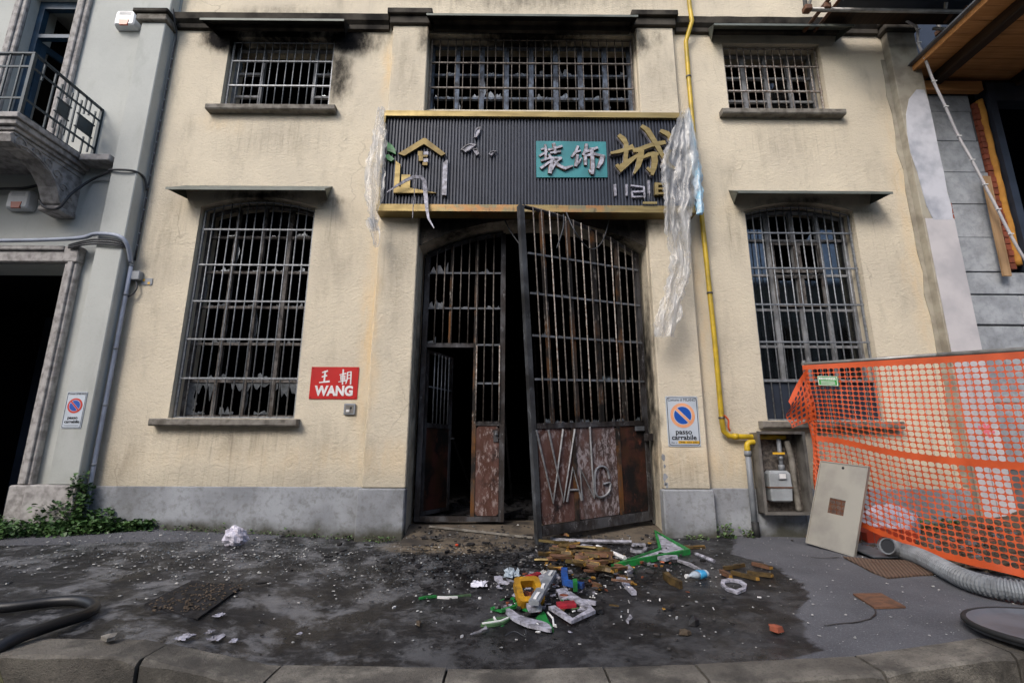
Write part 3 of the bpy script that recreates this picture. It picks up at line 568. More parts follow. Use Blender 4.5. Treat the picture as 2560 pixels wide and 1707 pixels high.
def sill(x0, x1, z, ln):
    b = MB(); n = 16; rings = []
    for i in range(n+1):
        x = lerp(x0, x1, i/n); j = lambda s, a=.004: a*noise.noise(Vector((x*7, s, x0)))
        rings.append([(x, .02, z-.085), (x, -.1+j(1), z-.085+j(2)), (x, -.112+j(3), z-.07+j(4)), (x, -.112+j(5), z-.012+j(6)), (x, -.1+j(7), z+j(8)), (x, .02, z+.004)])
    return b.rings(rings).build('window_sill', 'sill', house)
for o, e in ((LLO, .15), (ULO, .13), (URO, .15), (LRO, .12)): sill(o[0]-e, o[1]+e*.5 if o is LLO else o[1]+e, o[2]-.012, 1)

# ---------------------------------------------------------------- window frames, grilles, broken panes
def grille(o, nbars, hz, mat, y=.075, z1=None, r=.0085):
    x0, x1, z0, sp, ap = o; x0 += .03; x1 -= .03
    zt = (lambda x: arch_z(x, o[0], o[1], sp, ap)-.04) if ap else (lambda x: (z1 or sp)-.03)
    zb = z0+.005
    b = MB()
    for x in (x0, x1): b.box(x-.011, x+.011, y-.012, y+.012, zb, zt(x))
    top = [(lerp(x0, x1, k/12), y, zt(lerp(x0, x1, k/12))) for k in range(13)]
    b.tube(top, .011, 4); b.box(x0+.012, x1-.012, y-.01, y+.01, zb, zb+.018)
    g = b.build('window_grille', mat, house)
    for z in hz: bx('crossbar', mat, g, x0-.02, x1+.02, y-.013, y+.013, z-.010, z+.010)
    for i in range(1, nbars):
        x = lerp(x0, x1, i/nbars)+rng.uniform(-.004, .004)
        tb('bar', mat, g, [(x, y, zb), (x+rng.uniform(-.003, .003), y, zt(x)+.02)], r, 6)
    return g
def shard_poly(x0, x1, z, side, h, r):
    n = max(3, int((x1-x0)/.03)); pts = [(x0, z)]
    for i in range(n+1):
        t = i/n; pts.append((lerp(x0, x1, t)+r.uniform(-.008, .008)*(0 < i < n), z+side*h*max(.12, r.random()**1.4)))
    return pts + [(x1, z)]
def frame(o, cols, rows, mat, y=.2, w=.045, seed=1, shards=.6, pane=None, zmin=None, skip=()):
    r = random.Random(seed); x0, x1, z0, sp, ap = o; zb = z0 if zmin is None else zmin
    zt = (lambda x: arch_z(min(max(x, x0), x1), x0, x1, sp, ap)-.005) if ap else (lambda x: sp-.005)
    b = MB()
    for x in (x0+.028, x1-.028): b.box(x-.026, x+.026, y, y+.06, zb, zt(x))
    tp = [(lerp(x0+.055, x1-.055, k/10), y+.03, zt(lerp(x0+.055, x1-.055, k/10))-.03) for k in range(11)]; b.tube(tp, .032, 4)
    b.box(x0+.055, x1-.055, y+.002, y+.058, zb, zb+.05)
    f = b.build('window_frame', mat, house)
    for x in cols[1:-1]: bx('mullion', mat, f, x-w/2, x+w/2, y+.004, y+.056, zb+.05, zt(x)-.03)
    zs = [zb+.05] + list(rows) + [zt((x0+x1)/2)-.05]
    for z in rows:
        for q_, (a, c) in enumerate(zip(cols[:-1], cols[1:])):
            if q_ in skip: continue
            bx('transom', mat, f, a+w/2+.001, c-w/2-.001, y+.008, y+.052, z-.017, z+.017)
    for q_, (a, c) in enumerate(zip(cols[:-1], cols[1:])):
        if q_ in skip: continue
        for k, (za, zc) in enumerate(zip(zs[:-1], zs[1:])):
            A, Cc, Za = a+w/2, c-w/2, za+.017
            if pane and pane(a, za):
                bx('pane', 'glass', f, A, Cc, y+.028, y+.032, Za, zc-.017); continue
            for q in range(3):
                if r.random() < shards:
                    sa = r.uniform(A, Cc-.06); sb = min(Cc, sa+r.uniform(.05, .2)); hh = r.uniform(.02, .07)*(1 if q < 2 else 2)
                    MB().prism(shard_poly(sa, sb, Za-.002, 1, hh, r), y+.02+q*.007, y+.024+q*.007).build('glass_shard', r.choice(['shard', 'shard_pale', 'shard']), f)
            if r.random() < shards*.4:
                zz = [(A, lerp(Za, zc, .0)), (A+r.uniform(.01, .04), lerp(Za, zc, .3)), (A+r.uniform(.0, .05), lerp(Za, zc, .6)), (A, lerp(Za, zc, .9))]
                MB().prism(zz, y+.041, y+.045).build('glass_shard', 'shard', f)
    return f
def even(o, n): return [lerp(o[0]+.03, o[1]-.03, k/n) for k in range(n+1)]
grille(LLO, 13, (1.967, 2.471, 2.979, 3.484, 3.99), 'bar_light')
fLL = frame(LLO, even(LLO, 4), (1.95, 2.44, 2.94, 3.43, 3.94), 'wood_burnt', seed=3)
r_ = random.Random(5)
for a, c, h in ((-4.12, -3.8, .28), (-3.62, -3.3, .12), (-3.3, -2.98, .16), (-2.95, -2.7, .2)):   # panes hanging from the lowest transom
    MB().prism([(p[0], p[1]) for p in shard_poly(a, c, 1.934, -1, h, r_)], .222, .226).build('glass_shard', 'shard_pale', fLL)
MB().prism([(-4.12, 1.52), (-4.12, 1.93), (-4.02, 1.9), (-4.05, 1.75), (-3.99, 1.66), (-4.04, 1.58), (-3.95, 1.52)], .228, .232).build('glass_shard', 'shard_pale', fLL)
grille(ULO, 13, (6.25, 6.665), 'bar_light', r=.0075)
frame(ULO, [ULO[0]+.03, -3.72, -2.93, ULO[1]-.03], (6.18, 6.57), 'frame_grey', seed=8, shards=.35, skip=(1,))
grille(CO, 25, (6.24, 6.665), 'bar_dark', r=.0075)
fC = frame(CO, even(CO, 8), (6.18, 6.58), 'wood_blue', seed=12, shards=.75, w=.07)
grille(URO, 13, (6.22, 6.64), 'bar_rust', r=.0078)
fU = frame(URO, even(URO, 4), (6.16, 6.56), 'frame_grey', seed=15, shards=.3, w=.06, pane=lambda a, z: (3.7 < a < 4.1 and z < 6.5) or (a > 4.1 and z < 6.1))
grille(LRO, 13, (1.967, 2.472, 2.976, 3.482, 3.987), 'bar_light')
fR = frame(LRO, even(LRO, 4), (2.44, 2.94, 3.43, 3.94), 'frame_grey', seed=21, shards=.15, w=.06, zmin=1.96, pane=lambda a, z: not (3.3 < a < 4.2 and 3.4 < z < 4.0 or (3.3 < a < 3.8 and z > 3.9)))
for zc, xs in ((3.2, ((3.58, 3.93), (3.94, 4.26))), (3.68, ((3.58, 3.93), (3.94, 4.26)))):        # peeling timber casements
    for a, c in xs:
        MB().prism([(a, zc-.22), (c, zc-.22), (c, zc+.22), (a, zc+.22)], .175, .198, [[(a+.04, zc-.18), (c-.04, zc-.18), (c-.04, zc+.18), (a+.04, zc+.18)]]).build('casement', 'wood_burnt', fR)
MB().prism([(LRO[0]+.03, 1.47), (LRO[1]-.03, 1.47), (LRO[1]-.03, 1.955), (LRO[0]+.03, 1.955)], .1, .115).build('metal_apron', 'steel_blue', house)
for k in range(1, 6): x = lerp(LRO[0], LRO[1], k/6); bx('apron_seam', 'steel_blue', house, x-.006, x+.006, .09, .099, 1.48, 1.95)

# ---------------------------------------------------------------- gate
thr = MB(); n = 12
rings = []
for i in range(n+1):
    x = lerp(GX0+.004, GX1-.004, i/n); q = lambda s: .008*noise.noise(Vector((x*3, s, 0)))
    rings.append([(x, .55, -.2), (x, -.36+q(1)*3, -.2), (x, -.36+q(1)*3, zg(x, -.36)+.006), (x, -.1, zg(x, -.1)+.03+q(2)), (x, .18, .205+q(3)), (x, .55, .22+q(4))])
thr.rings(rings).build('threshold', 'threshold', house)
LY = .25
def ltop(x): return arch_z(x, GX0, GX1, GSP, GAP)-.06
b = MB()
for x0, x1 in ((-1.16, -1.095), (-.125, -.06)): b.box(x0, x1, LY, LY+.06, .24, ltop((x0+x1)/2))
b.tube([(lerp(-1.13, -.09, k/10), LY+.03, ltop(lerp(-1.13, -.09, k/10))) for k in range(11)], .04, 4)
b.box(-1.094, -.126, LY-.01, LY+.07, .245, .30)
leaf = b.build('gate_leaf', 'gate_frame', house)
bx('wicket_post', 'gate_rust', leaf, -.475, -.425, LY+.003, LY+.057, .301, 3.9)
bx('wicket_head', 'gate_frame', leaf, -1.094, -.476, LY+.004, LY+.056, 2.42, 2.475)
bx('rail', 'gate_frame', leaf, -.424, -.126, LY+.004, LY+.056, 1.40, 1.455)
bx('mullion', 'gate_rust', leaf, -.815, -.775, LY+.012, LY+.05, 2.476, ltop(-.8)-.03)
for z in (2.95, 3.45): bx('rail', 'gate_steel', leaf, -1.094, -.126, LY-.014, LY-.001, z-.012, z+.012)
for z in (1.94, 2.45): bx('rail', 'gate_steel', leaf, -.44, -.126, LY-.014, LY-.001, z-.012, z+.012)
for k in range(1, 9):
    x = lerp(-1.11, -.11, k/9); z0 = 2.476 if x < -.45 else 1.456
    tb('bar', 'bar_dark', leaf, [(x, LY-.02, z0), (x, LY-.02, ltop(x)-.02)], .0085, 6)
for x in (-.43, -.13): tb('bar', 'bar_rust', leaf, [(x, LY-.02, 1.456), (x, LY-.02, 2.44)], .0085, 6)
def rpanel(x0, x1, z0, z1, y): return [(x0, z0+.03), (x0+.03, z0), (x1-.03, z0), (x1, z0+.03), (x1, z1-.03), (x1-.03, z1), (x0+.03, z1), (x0, z1-.03)]
MB().prism(rpanel(-.42, -.13, .31, 1.395, 0), LY+.012, LY+.04).build('panel', 'gate_panel', leaf)
MB().prism([(-.2, 1.2), (-.14, 1.2), (-.14, 1.34), (-.2, 1.34)], LY-.004, LY+.011).build('lock_plate', 'gate_frame', leaf)
tb('keyhole_knob', 'gate_steel', leaf, [(-.165, LY-.03, 1.29), (-.165, LY-.004, 1.29)], .012, 8)
r_ = random.Random(31)
for x0, x1, z, h in ((-1.08, -.85, 3.464, .16), (-.42, -.28, 3.464, .07), (-1.09, -.88, 2.964, .12), (-1.09, -.98, 2.48, .12), (-.3, -.15, 2.962, .04), (-.75, -.55, 2.962, .03)):
    MB().prism(shard_poly(x0, x1, z, 1, h, r_), LY+.02, LY+.025).build('glass_shard', 'shard_pale', leaf)
# wicket door, swung inwards on the left stile
wd = MB()
W0 = Matrix.Translation((-1.085, LY+.06, 0)) @ Matrix.Rotation(R(65), 4, 'Z')
def wk(bm): return bm.xf(W0)
wm = MB()
for x0, x1 in ((0, .045), (.6, .65)): wm.box(x0, x1, 0, .045, .3, 2.4)
wm.box(.046, .599, 0, .045, .3, .345); wm.box(.046, .599, 0, .045, 1.38, 1.44); wm.box(.046, .599, 0, .045, 2.36, 2.4)
wick = wk(wm).build('wicket_door', 'gate_frame', house)
wk(MB().prism([(.05, .35), (.595, .35), (.595, 1.375), (.05, 1.375)], .012, .03)).build('panel', 'gate_panel_dark', wick)
wk(MB().box(.05, .595, -.014, -.002, 1.9, 1.92)).build('rail', 'gate_steel', wick)
for k in range(1, 6): wk(MB().tube([(.05+.09*k, -.02, 1.44), (.05+.09*k, -.02, 2.37)], .008, 6)).build('bar', 'bar_light', wick, smooth=True)
wk(MB().tube([(.62, -.01, 1.25), (.62, -.06, 1.25), (.55, -.06, 1.25)], .012, 6)).build('handle', 'gate_steel', wick)

# right leaf, dragged outwards and sagging
def RL(u, d, z):           # u 0 hinge .. 1 free edge, d = depth along the leaf's outward normal
    k = (z-.11)/3.89
    hx, hy = 1.755, .25; fx, fy = .30-.202*k, -.48-.1*k
    nx, ny = .448, -.894
    return (lerp(hx, fx, u)+nx*d, lerp(hy, fy, u)+ny*d, z-.066*u+.02*(1-u))
def rtop(u): return float(np.interp(u, [0, .24, .5, .73, 1], [3.72, 3.865, 3.99, 4.07, 4.09]))
def RB(u0, u1, d0, d1, z0, z1, nz=6):
    m = MB(); rings = []
    for i in range(nz+1):
        t = i/nz; za = lerp(z0, z1, t) if not callable(z1) else None
        rings.append([RL(u0, d0, lerp(z0, z1(u0), t) if callable(z1) else za), RL(u1, d0, lerp(z0, z1(u1), t) if callable(z1) else za), RL(u1, d1, lerp(z0, z1(u1), t) if callable(z1) else za), RL(u0, d1, lerp(z0, z1(u0), t) if callable(z1) else za)])
    return m.rings(rings, True, True)
m = RB(0, .035, -.03, .03, .26, rtop)
top = [RL(u/12*.955, 0, rtop(u/12*.955)) for u in range(13)]; m.tube(top, .028, 4)
m2 = RB(.036, .955, -.028, .028, .255, .36, 1); m.add(m2.v, m2.f)
m3 = RB(.036, .955, -.028, .028, 1.395, 1.455, 1); m.add(m3.v, m3.f)
rleaf = m.build('gate_leaf', 'gate_frame', house, label='right gate leaf dragged outwards, with WANG lettering on its panels')
RB(.962, .998, -.04, .032, .18, rtop).build('leading_stile', 'gate_edge', rleaf)
for z in (1.95, 2.46, 2.97, 3.47): RB(.02, .955, .03, .044, z-.012, z+.012, 1).build('rail', 'gate_steel', rleaf)
for u in (.2, .41, .62, .825): RB(u-.013, u+.013, -.02, .02, 1.456, lambda q: rtop(q)-.02).build('mullion', 'gate_rust', rleaf)
for k in range(1, 15):
    u = k/15*.955+.012
    MB().tube([RL(u, .055, lerp(1.45, rtop(u)-.005, j/5)) for j in range(6)], .0085, 6).build('bar', 'bar_dark' if k % 4 else 'bar_rust', rleaf, smooth=True)
for u0, u1, mt in ((.035, .265, 'gate_panel_dark'), (.305, .655, 'gate_panel_ash'), (.69, .95, 'gate_panel')):
    mm = MB(); zz0, zz1 = .37, 1.39
    mm.prism(rpanel(0, 1, 0, 1, 0), 0, 1); mm.map(lambda x, y, z: RL(lerp(u1, u0, x), lerp(.012, -.012, y), lerp(zz0, zz1, z))).build('panel', mt, rleaf)
for u in (.285, .672): RB(u-.016, u+.016, -.026, .026, .361, 1.394, 2).build('stile', 'gate_rust', rleaf)
RB(.05, .13, .03, .05, 1.33, 1.385, 1).build('letter_slot', 'gate_steel', rleaf); RB(.0, .05, .03, .1, 1.2, 1.29, 1).build('lock_box', 'gate_frame', rleaf)
for nm, S in (('letter_w', GATEW), ('letter_a', GATEA), ('letter_n', GATEN), ('letter_g', GATEG)):
    mm = MB()
    for k, s in enumerate(S): mm.tube(s if nm != 'letter_g' else bez(s, 3), .0135-.0006*k, 4)
    mm.build(nm, 'letter_steel', rleaf)
r_ = random.Random(41)
for k in range(34):
    z = r_.choice([1.456, 1.456, 1.456, 1.96, 2.47, 2.98]); u = r_.uniform(.04, .88); du = r_.uniform(.02, .07); h = r_.uniform(.02, .06)
    MB().prism(shard_poly(0, 1, 0, 1, 1, r_), 0, 1).map(lambda x, y, zz: RL(u+du*x, lerp(.002, .007, y)-.012*(k % 3), z+h*zz)).build('glass_shard', r_.choice(['shard_pale', 'chips2', 'shard']), rleaf)
# wires dangling in the arch
for pts in ([(-.11, -.02, 4.19), (.02, -.06, 3.9), (.2, -.1, 3.62)], [(.69, -.25, 4.1), (.66, -.45, 3.8), (.57, -.5, 3.5)], [(.72, -.3, 4.08), (.82, -.4, 3.75), (1.03, -.2, 3.62), (1.2, -.15, 3.75), (1.33, -.1, 4.14)]):
    tb('hanging_wire', 'cable', house, bez(pts), .009, 6)
# charred heap seen through the gate
b = MB(); r_ = random.Random(77)
for k in range(520):
    x = r_.uniform(-2.2, 3.2); y = .6+abs(r_.gauss(0, 1.5)); s = r_.uniform(.02, .12)
    c = Vector((x, y, .2+s*.25)); m3 = Matrix.Rotation(r_.uniform(0, 6), 4, 'Z') @ Matrix.Rotation(r_.uniform(-.5, .5), 4, 'X')
    vs = [c + m3 @ Vector((sx*s*r_.uniform(.5, 1.6), sy*s*r_.uniform(.3, .8), sz*s*r_.uniform(.1, .5))) for sx, sy, sz in ((-1, -1, -1), (1, -1, -1), (1, 1, -1), (-1, 1, -1), (-1, -1, 1), (1, -1, 1), (1, 1, 1), (-1, 1, 1))]
    b.add(vs, [(0, 3, 2, 1), (4, 5, 6, 7), (0, 1, 5, 4), (2, 3, 7, 6), (1, 2, 6, 5), (3, 0, 4, 7)])
b.build('charred_rubble', 'char', kind='stuff', label='charred rubble on the floor inside the gate', cat='rubble')
for k in range(7):
    x = r_.uniform(-2, 2.5); y = r_.uniform(1.5, 5)
    tb('fallen_pipe', 'char', house, [(x, y, .22), (x+r_.uniform(-.6, .6), y+r_.uniform(-.2, .4), r_.uniform(1.2, 4.6))], .02, 6)

# ---------------------------------------------------------------- grey building on the left
grey = thing('grey_townhouse', 'grey-green rendered townhouse with stone balcony and dark carriage doorway', 'building', (-6.5, .2, .1))
DX1, DZ = -5.735, 3.44
MB().prism([(-13, -.5), (-4.935, -.5), (-4.935, 9.5), (-13, 9.5)], -.004, .4, [opening(-8.6, DX1, -.45, DZ), opening(-7.19, -6.44, 4.97, 7.75)]).build('wall', 'greywall', grey)
pil = bx('pilaster', 'greywall', grey, -5.30, -4.955, -.2, -.006, .69, 7.06, ch=.01)
bx('pilaster_base', 'oldstone', pil, -5.53, -4.945, -.215, -.006, -.3, .688, ch=.01)
bx('pilaster_extension', 'greywall', pil, -5.30, -4.955, -.17, -.006, 7.24, 9.5, ch=.01)
bx('capital', 'trim', pil, -5.40, -4.90, -.28, -.003, 7.17, 7.24, ch=.012); bx('capital_moulding', 'sill', pil, -5.36, -4.92, -.25, -.003, 7.062, 7.168, ch=.012)
# stone doorway surround, stepped
sur = bx('door_surround', 'oldstone', grey, -5.755, -5.59, -.09, -.006, .68, 3.60, ch=.012)
bx('surround_fillet', 'oldstone', sur, -5.70, -5.63, -.115, -.088, .69, 3.45, ch=.008)
bx('surround_base', 'oldstone', sur, -5.80, -5.55, -.13, -.006, -.2, .679, ch=.012)
bx('corner_block', 'oldstone', sur, -5.775, -5.575, -.12, -.006, 3.44, 3.66, ch=.012)
bx('door_lintel', 'oldstone', grey, -9, -5.776, -.09, -.006, 3.45, 3.60, ch=.012)
bx('lintel_moulding', 'oldstone', grey, -9, -5.776, -.125, -.006, 3.602, 3.66, ch=.01)
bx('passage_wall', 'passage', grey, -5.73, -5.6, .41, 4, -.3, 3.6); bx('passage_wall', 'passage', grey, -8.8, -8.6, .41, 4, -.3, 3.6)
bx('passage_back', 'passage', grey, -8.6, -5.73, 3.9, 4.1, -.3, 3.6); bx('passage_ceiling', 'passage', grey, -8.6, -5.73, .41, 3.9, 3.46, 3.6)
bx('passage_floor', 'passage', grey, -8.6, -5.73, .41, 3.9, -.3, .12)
b = MB().box(-8.5, -7.1, 2.6, 2.66, .14, 3.44); dr = b.build('carriage_door', 'passage_door', grey)
bx('door_stile', 'passage_door', dr, -7.18, -7.1, 2.57, 2.599, .14, 3.44)
# balcony
bal = MB()
for z0, z1, e in ((4.86, 4.93, 0), (4.79, 4.858, .03), (4.74, 4.788, .07)): bal.box(-9.5, -5.74-e, -1.05+e, -.008, z0, z1, ch=.006)
bals = bal.build('balcony_slab', 'oldstone', grey)
bx('string_stone', 'oldstone', grey, -5.735, -5.33, -.235, -.006, 4.83, 4.925, ch=.01)
def bracket(x0, x1):
    pr = [(-.006, 4.735), (-.95, 4.735), (-.99, 4.68), (-.96, 4.60), (-.88, 4.57), (-.78, 4.60), (-.62, 4.58), (-.45, 4.50), (-.33, 4.38), (-.27, 4.26), (-.24, 4.2), (-.2, 4.17), (-.1, 4.16), (-.006, 4.17)]
    m = MB(); m.rings([[(x, y, z) for y, z in pr] for x in (x0, x1)], True, True)
    o = m.build('balcony_bracket', 'oldstone', bals)
    for cx in (x1+.004,):
        m = MB()
        for k, (cy, cz, rr) in enumerate(((-.86, 4.65, .07), (-.66, 4.655, .05), (-.5, 4.62, .05), (-.36, 4.55, .055), (-.24, 4.42, .05), (-.14, 4.3, .05))):
            m.tube([(cx, cy+rr*math.cos(a*.7), cz+rr*math.sin(a*.7)*.8) for a in range(8)], .012, 5)
        m.tube(bez([(cx, -.95, 4.71), (cx, -.6, 4.70), (cx, -.3, 4.69), (cx, -.05, 4.68)], 3), .014, 5)
        m.tube(bez([(cx, -.93, 4.6), (cx, -.75, 4.63), (cx, -.5, 4.55), (cx, -.35, 4.42), (cx, -.27, 4.27)], 4), .013, 5)
        m.build('bracket_relief', 'oldstone', bals, smooth=True)
    bx('bracket_foot', 'oldstone', bals, x0-.02, x1+.02, -.26, -.006, 4.09, 4.158, ch=.012)
bracket(-6.08, -5.84); bracket(-8.9, -8.66)
rail = MB(); RX, RZ0, RZ1 = -5.765, 4.95, 5.765
rail.box(RX-.02, RX+.02, -1.03, -.01, RZ1-.02, RZ1); rail.box(-9.4, RX-.021, -1.03, -.99, RZ1-.02, RZ1)
for z in (5.575, 5.14): rail.box(RX-.008, RX+.008, -1.0, -.01, z-.012, z+.012); rail.box(-9.4, RX-.02, -1.018, -1.002, z-.012, z+.012)
rail.box(RX-.008, RX+.008, -1.0, -.01, RZ0-.015, RZ0); rail.box(-9.4, RX-.02, -1.018, -1.002, RZ0-.015, RZ0)
for y in (-1.01, -.02): rail.box(RX-.018, RX+.018, y-.018, y+.018, 4.931, RZ1-.021)
rl = rail.build('balcony_railing', 'iron', grey)
def balu(y, z0, z1): bx('baluster', 'iron', rl, RX-.009, RX+.009, y-.008, y+.008, z0, z1)
for y in (-.87, -.72, -.40, -.27): balu(y, RZ0, RZ1-.022) if y in (-.72, -.40) else balu(y, 5.5, RZ1-.022)
for y in (-.62, -.47, -.33, -.11): balu(y, 5.03, 5.66)
for y in (-.54, -.2): balu(y, RZ0, 5.2); balu(y+.0, 5.53, RZ1-.022)
for ya, yb in ((-.62, -.47), (-.33, -.11)):
    for z in (5.45, 5.26): bx('cross_strap', 'iron', rl, RX-.008, RX+.008, ya-.03, yb+.03, z-.008, z+.008)
    o = bx('rosette_plate', 'iron', rl, RX-.005, RX+.005, ya+.012, yb-.012, 5.272, 5.438)
for x in (-5.9, -6.05, -6.3, -6.5, -6.8, -7.1, -7.4): bx('baluster', 'iron', rl, x-.008, x+.008, -1.019, -1.001, RZ0, RZ1-.022)
# balcony door
for x0, x1 in ((-6.45, -6.26), (-7.37, -7.185)):
    j = bx('window_surround', 'oldstone', grey, x0, x1, -.06, -.006, 4.95, 9, ch=.012); bx('surround_moulding', 'oldstone', j, x0+.05, x1-.06, -.085, -.058, 4.95, 9, ch=.01)
bd = MB(); 
for x0, x1 in ((-7.185, -7.1), (-6.53, -6.445)): bd.box(x0, x1, .12, .2, 4.96, 7.75)
bd.box(-7.1, -6.53, .12, .2, 7.62, 7.75); bd.box(-7.1, -6.53, .12, .2, 7.1, 7.16); bdo = bd.build('balcony_door_frame', 'blue_shutter', grey)
for xa, ang in ((-7.09, 78),):
    mm = Matrix.Translation((xa, .2, 0)) @ Matrix.Rotation(R(ang), 4, 'Z')
    q = MB().prism([(0, 4.97), (.5, 4.97), (.5, 7.08), (0, 7.08)], 0, .04, [[(.07, 5.1), (.43, 5.1), (.43, 6.98), (.07, 6.98)]]).xf(mm); q.build('door_leaf', 'blue_shutter', bdo)
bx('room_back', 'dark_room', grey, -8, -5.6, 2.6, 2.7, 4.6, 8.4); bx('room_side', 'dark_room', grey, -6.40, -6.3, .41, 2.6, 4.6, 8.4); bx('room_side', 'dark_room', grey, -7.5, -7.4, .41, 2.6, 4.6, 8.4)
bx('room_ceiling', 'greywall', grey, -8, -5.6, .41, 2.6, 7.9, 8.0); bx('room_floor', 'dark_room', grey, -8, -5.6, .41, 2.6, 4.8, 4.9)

# alarm sirens
def alarm(x, z, label):
    t = thing('alarm_siren', label, 'alarm', (x, -.006, z-.13), 'wall alarms')
    prof = [(-.15, -.13), (.15, -.13), (.165, -.09), (.16, .1), (.14, .14), (-.14, .14), (-.16, .1), (-.165, -.09)]
    m = MB(); m.rings([[(x+a*s, y, z+c*s) for a, c in prof] for y, s in ((-.007, 1.), (-.05, 1.), (-.1, .9), (-.115, .78))], True, True).build('cover', 'alarm', t)
    m = MB(); m.rings([[(x+a*s, y, z-.075+c*s) for a, c in [(-.055, -.05), (.055, -.05), (.07, .035), (-.07, .035)]] for y, s in ((-.1, 1.05), (-.122, 1.))], True, True).build('lens', 'alarm_red', t)
    for k in range(3): bx('sound_slot', 'gpipe', t, x-.09, x+.09, -.1175, -.1155, z+.05+.02*k, z+.058+.02*k)
alarm(-5.64, 7.23, 'white alarm siren beside the capital, above the balcony'); alarm(-6.54, 4.32, 'white alarm siren under the stone balcony bracket')
# conduits and cables on the left
t = thing('grey_conduit', 'pale grey vertical conduit pipe in the corner beside the cream wall', 'pipe', (-4.9, -.08, .2))
tb('pipe', 'conduit', t, bez([(-4.905, -.075, .2), (-4.905, -.075, 1.5), (-4.905, -.075, 3.42)], 3), .024, 10)
for z in (.9, 1.6, 2.3, 3.0, 3.4): tb('clip', 'gpipe', t, [(-4.905, -.075, z), (-4.905, -.075, z+.025)], .03, 10)
t = thing('cable_bundle', 'bundle of grey cables running along the top of the stone doorway', 'cable', (-5.4, -.2, 3.6))
tb('cable', 'conduit', t, bez([(-9, -.15, 3.70), (-6.6, -.15, 3.71), (-5.6, -.17, 3.74), (-5.3, -.24, 3.77), (-5.0, -.25, 3.74), (-4.9, -.2, 3.64), (-4.905, -.09, 3.44)], 5), .026, 8)
for k in range(3): tb('cable', 'cable', t, bez([(-5.7, -.14, 3.66-.02*k), (-5.35, -.22, 3.70-.03*k), (-5.0, -.235, 3.68-.03*k), (-4.91, -.15, 3.58), (-4.9, -.07, 3.43)], 5), .011, 6)
t = thing('thin_conduit', 'thin dark clipped cable rising in the corner beside the grey pilaster', 'cable', (-4.92, -.03, 3.5))
tb('cable', 'cable', t, bez([(-4.91, -.03, 3.5), (-4.91, -.03, 5.0), (-4.91, -.03, 6.6), (-4.9, -.04, 7.0), (-4.88, -.14, 7.13), (-4.89, -.2, 7.3)], 5), .012, 6)
for k in range(18): z = 3.7+k*.17; tb('clip', 'gpipe', t, [(-4.91, -.03, z), (-4.91, -.03, z+.015)], .017, 6)
t = thing('looped_cable', 'black cable looping from the balcony bracket across the grey pilaster', 'cable', (-5.6, -.2, 4.2))
tb('cable', 'cable', t, bez([(-6.05, -.3, 4.2), (-5.95, -.3, 4.1), (-5.82, -.26, 4.12), (-5.76, -.2, 4.35), (-5.72, -.06, 4.6), (-5.6, -.06, 4.68), (-5.38, -.15, 4.70), (-5.28, -.225, 4.69), (-5.0, -.225, 4.68), (-4.935, -.1, 4.66), (-4.91, -.04, 4.5)], 5), .016, 6)
tb('cable', 'cable', t, bez([(-8, -.1, 4.36), (-6.9, -.08, 4.48), (-6.5, -.06, 4.52), (-6.15, -.04, 4.66)], 5), .018, 6)
t = thing('junction_box', 'small grey junction box on the cream wall, cable looping below', 'box', (-4.86, -.03, 3.22))
bx('box_body', 'gpipe', t, -4.90, -4.78, -.075, -.003, 3.22, 3.34, ch=.008)
tb('cable', 'cable', t, bez([(-4.84, -.04, 3.22), (-4.80, -.05, 3.12), (-4.84, -.06, 3.02), (-4.91, -.06, 3.0), (-4.93, -.05, 3.1), (-4.925, -.04, 3.3)], 5), .011, 6)
t = thing('notice_plate', 'small grey plate with two yellow marks beside the junction box', 'plate', (-4.72, -.004, 3.17))
bx('plate', 'gpipe', t, -4.79, -4.65, -.01, -.003, 3.17, 3.26)
bx('yellow_mark', 'yellow_ink', t, -4.775, -4.745, -.012, -.0105, 3.22, 3.25); bx('yellow_mark', 'yellow_ink', t, -4.705, -4.675, -.012, -.0105, 3.18, 3.21)

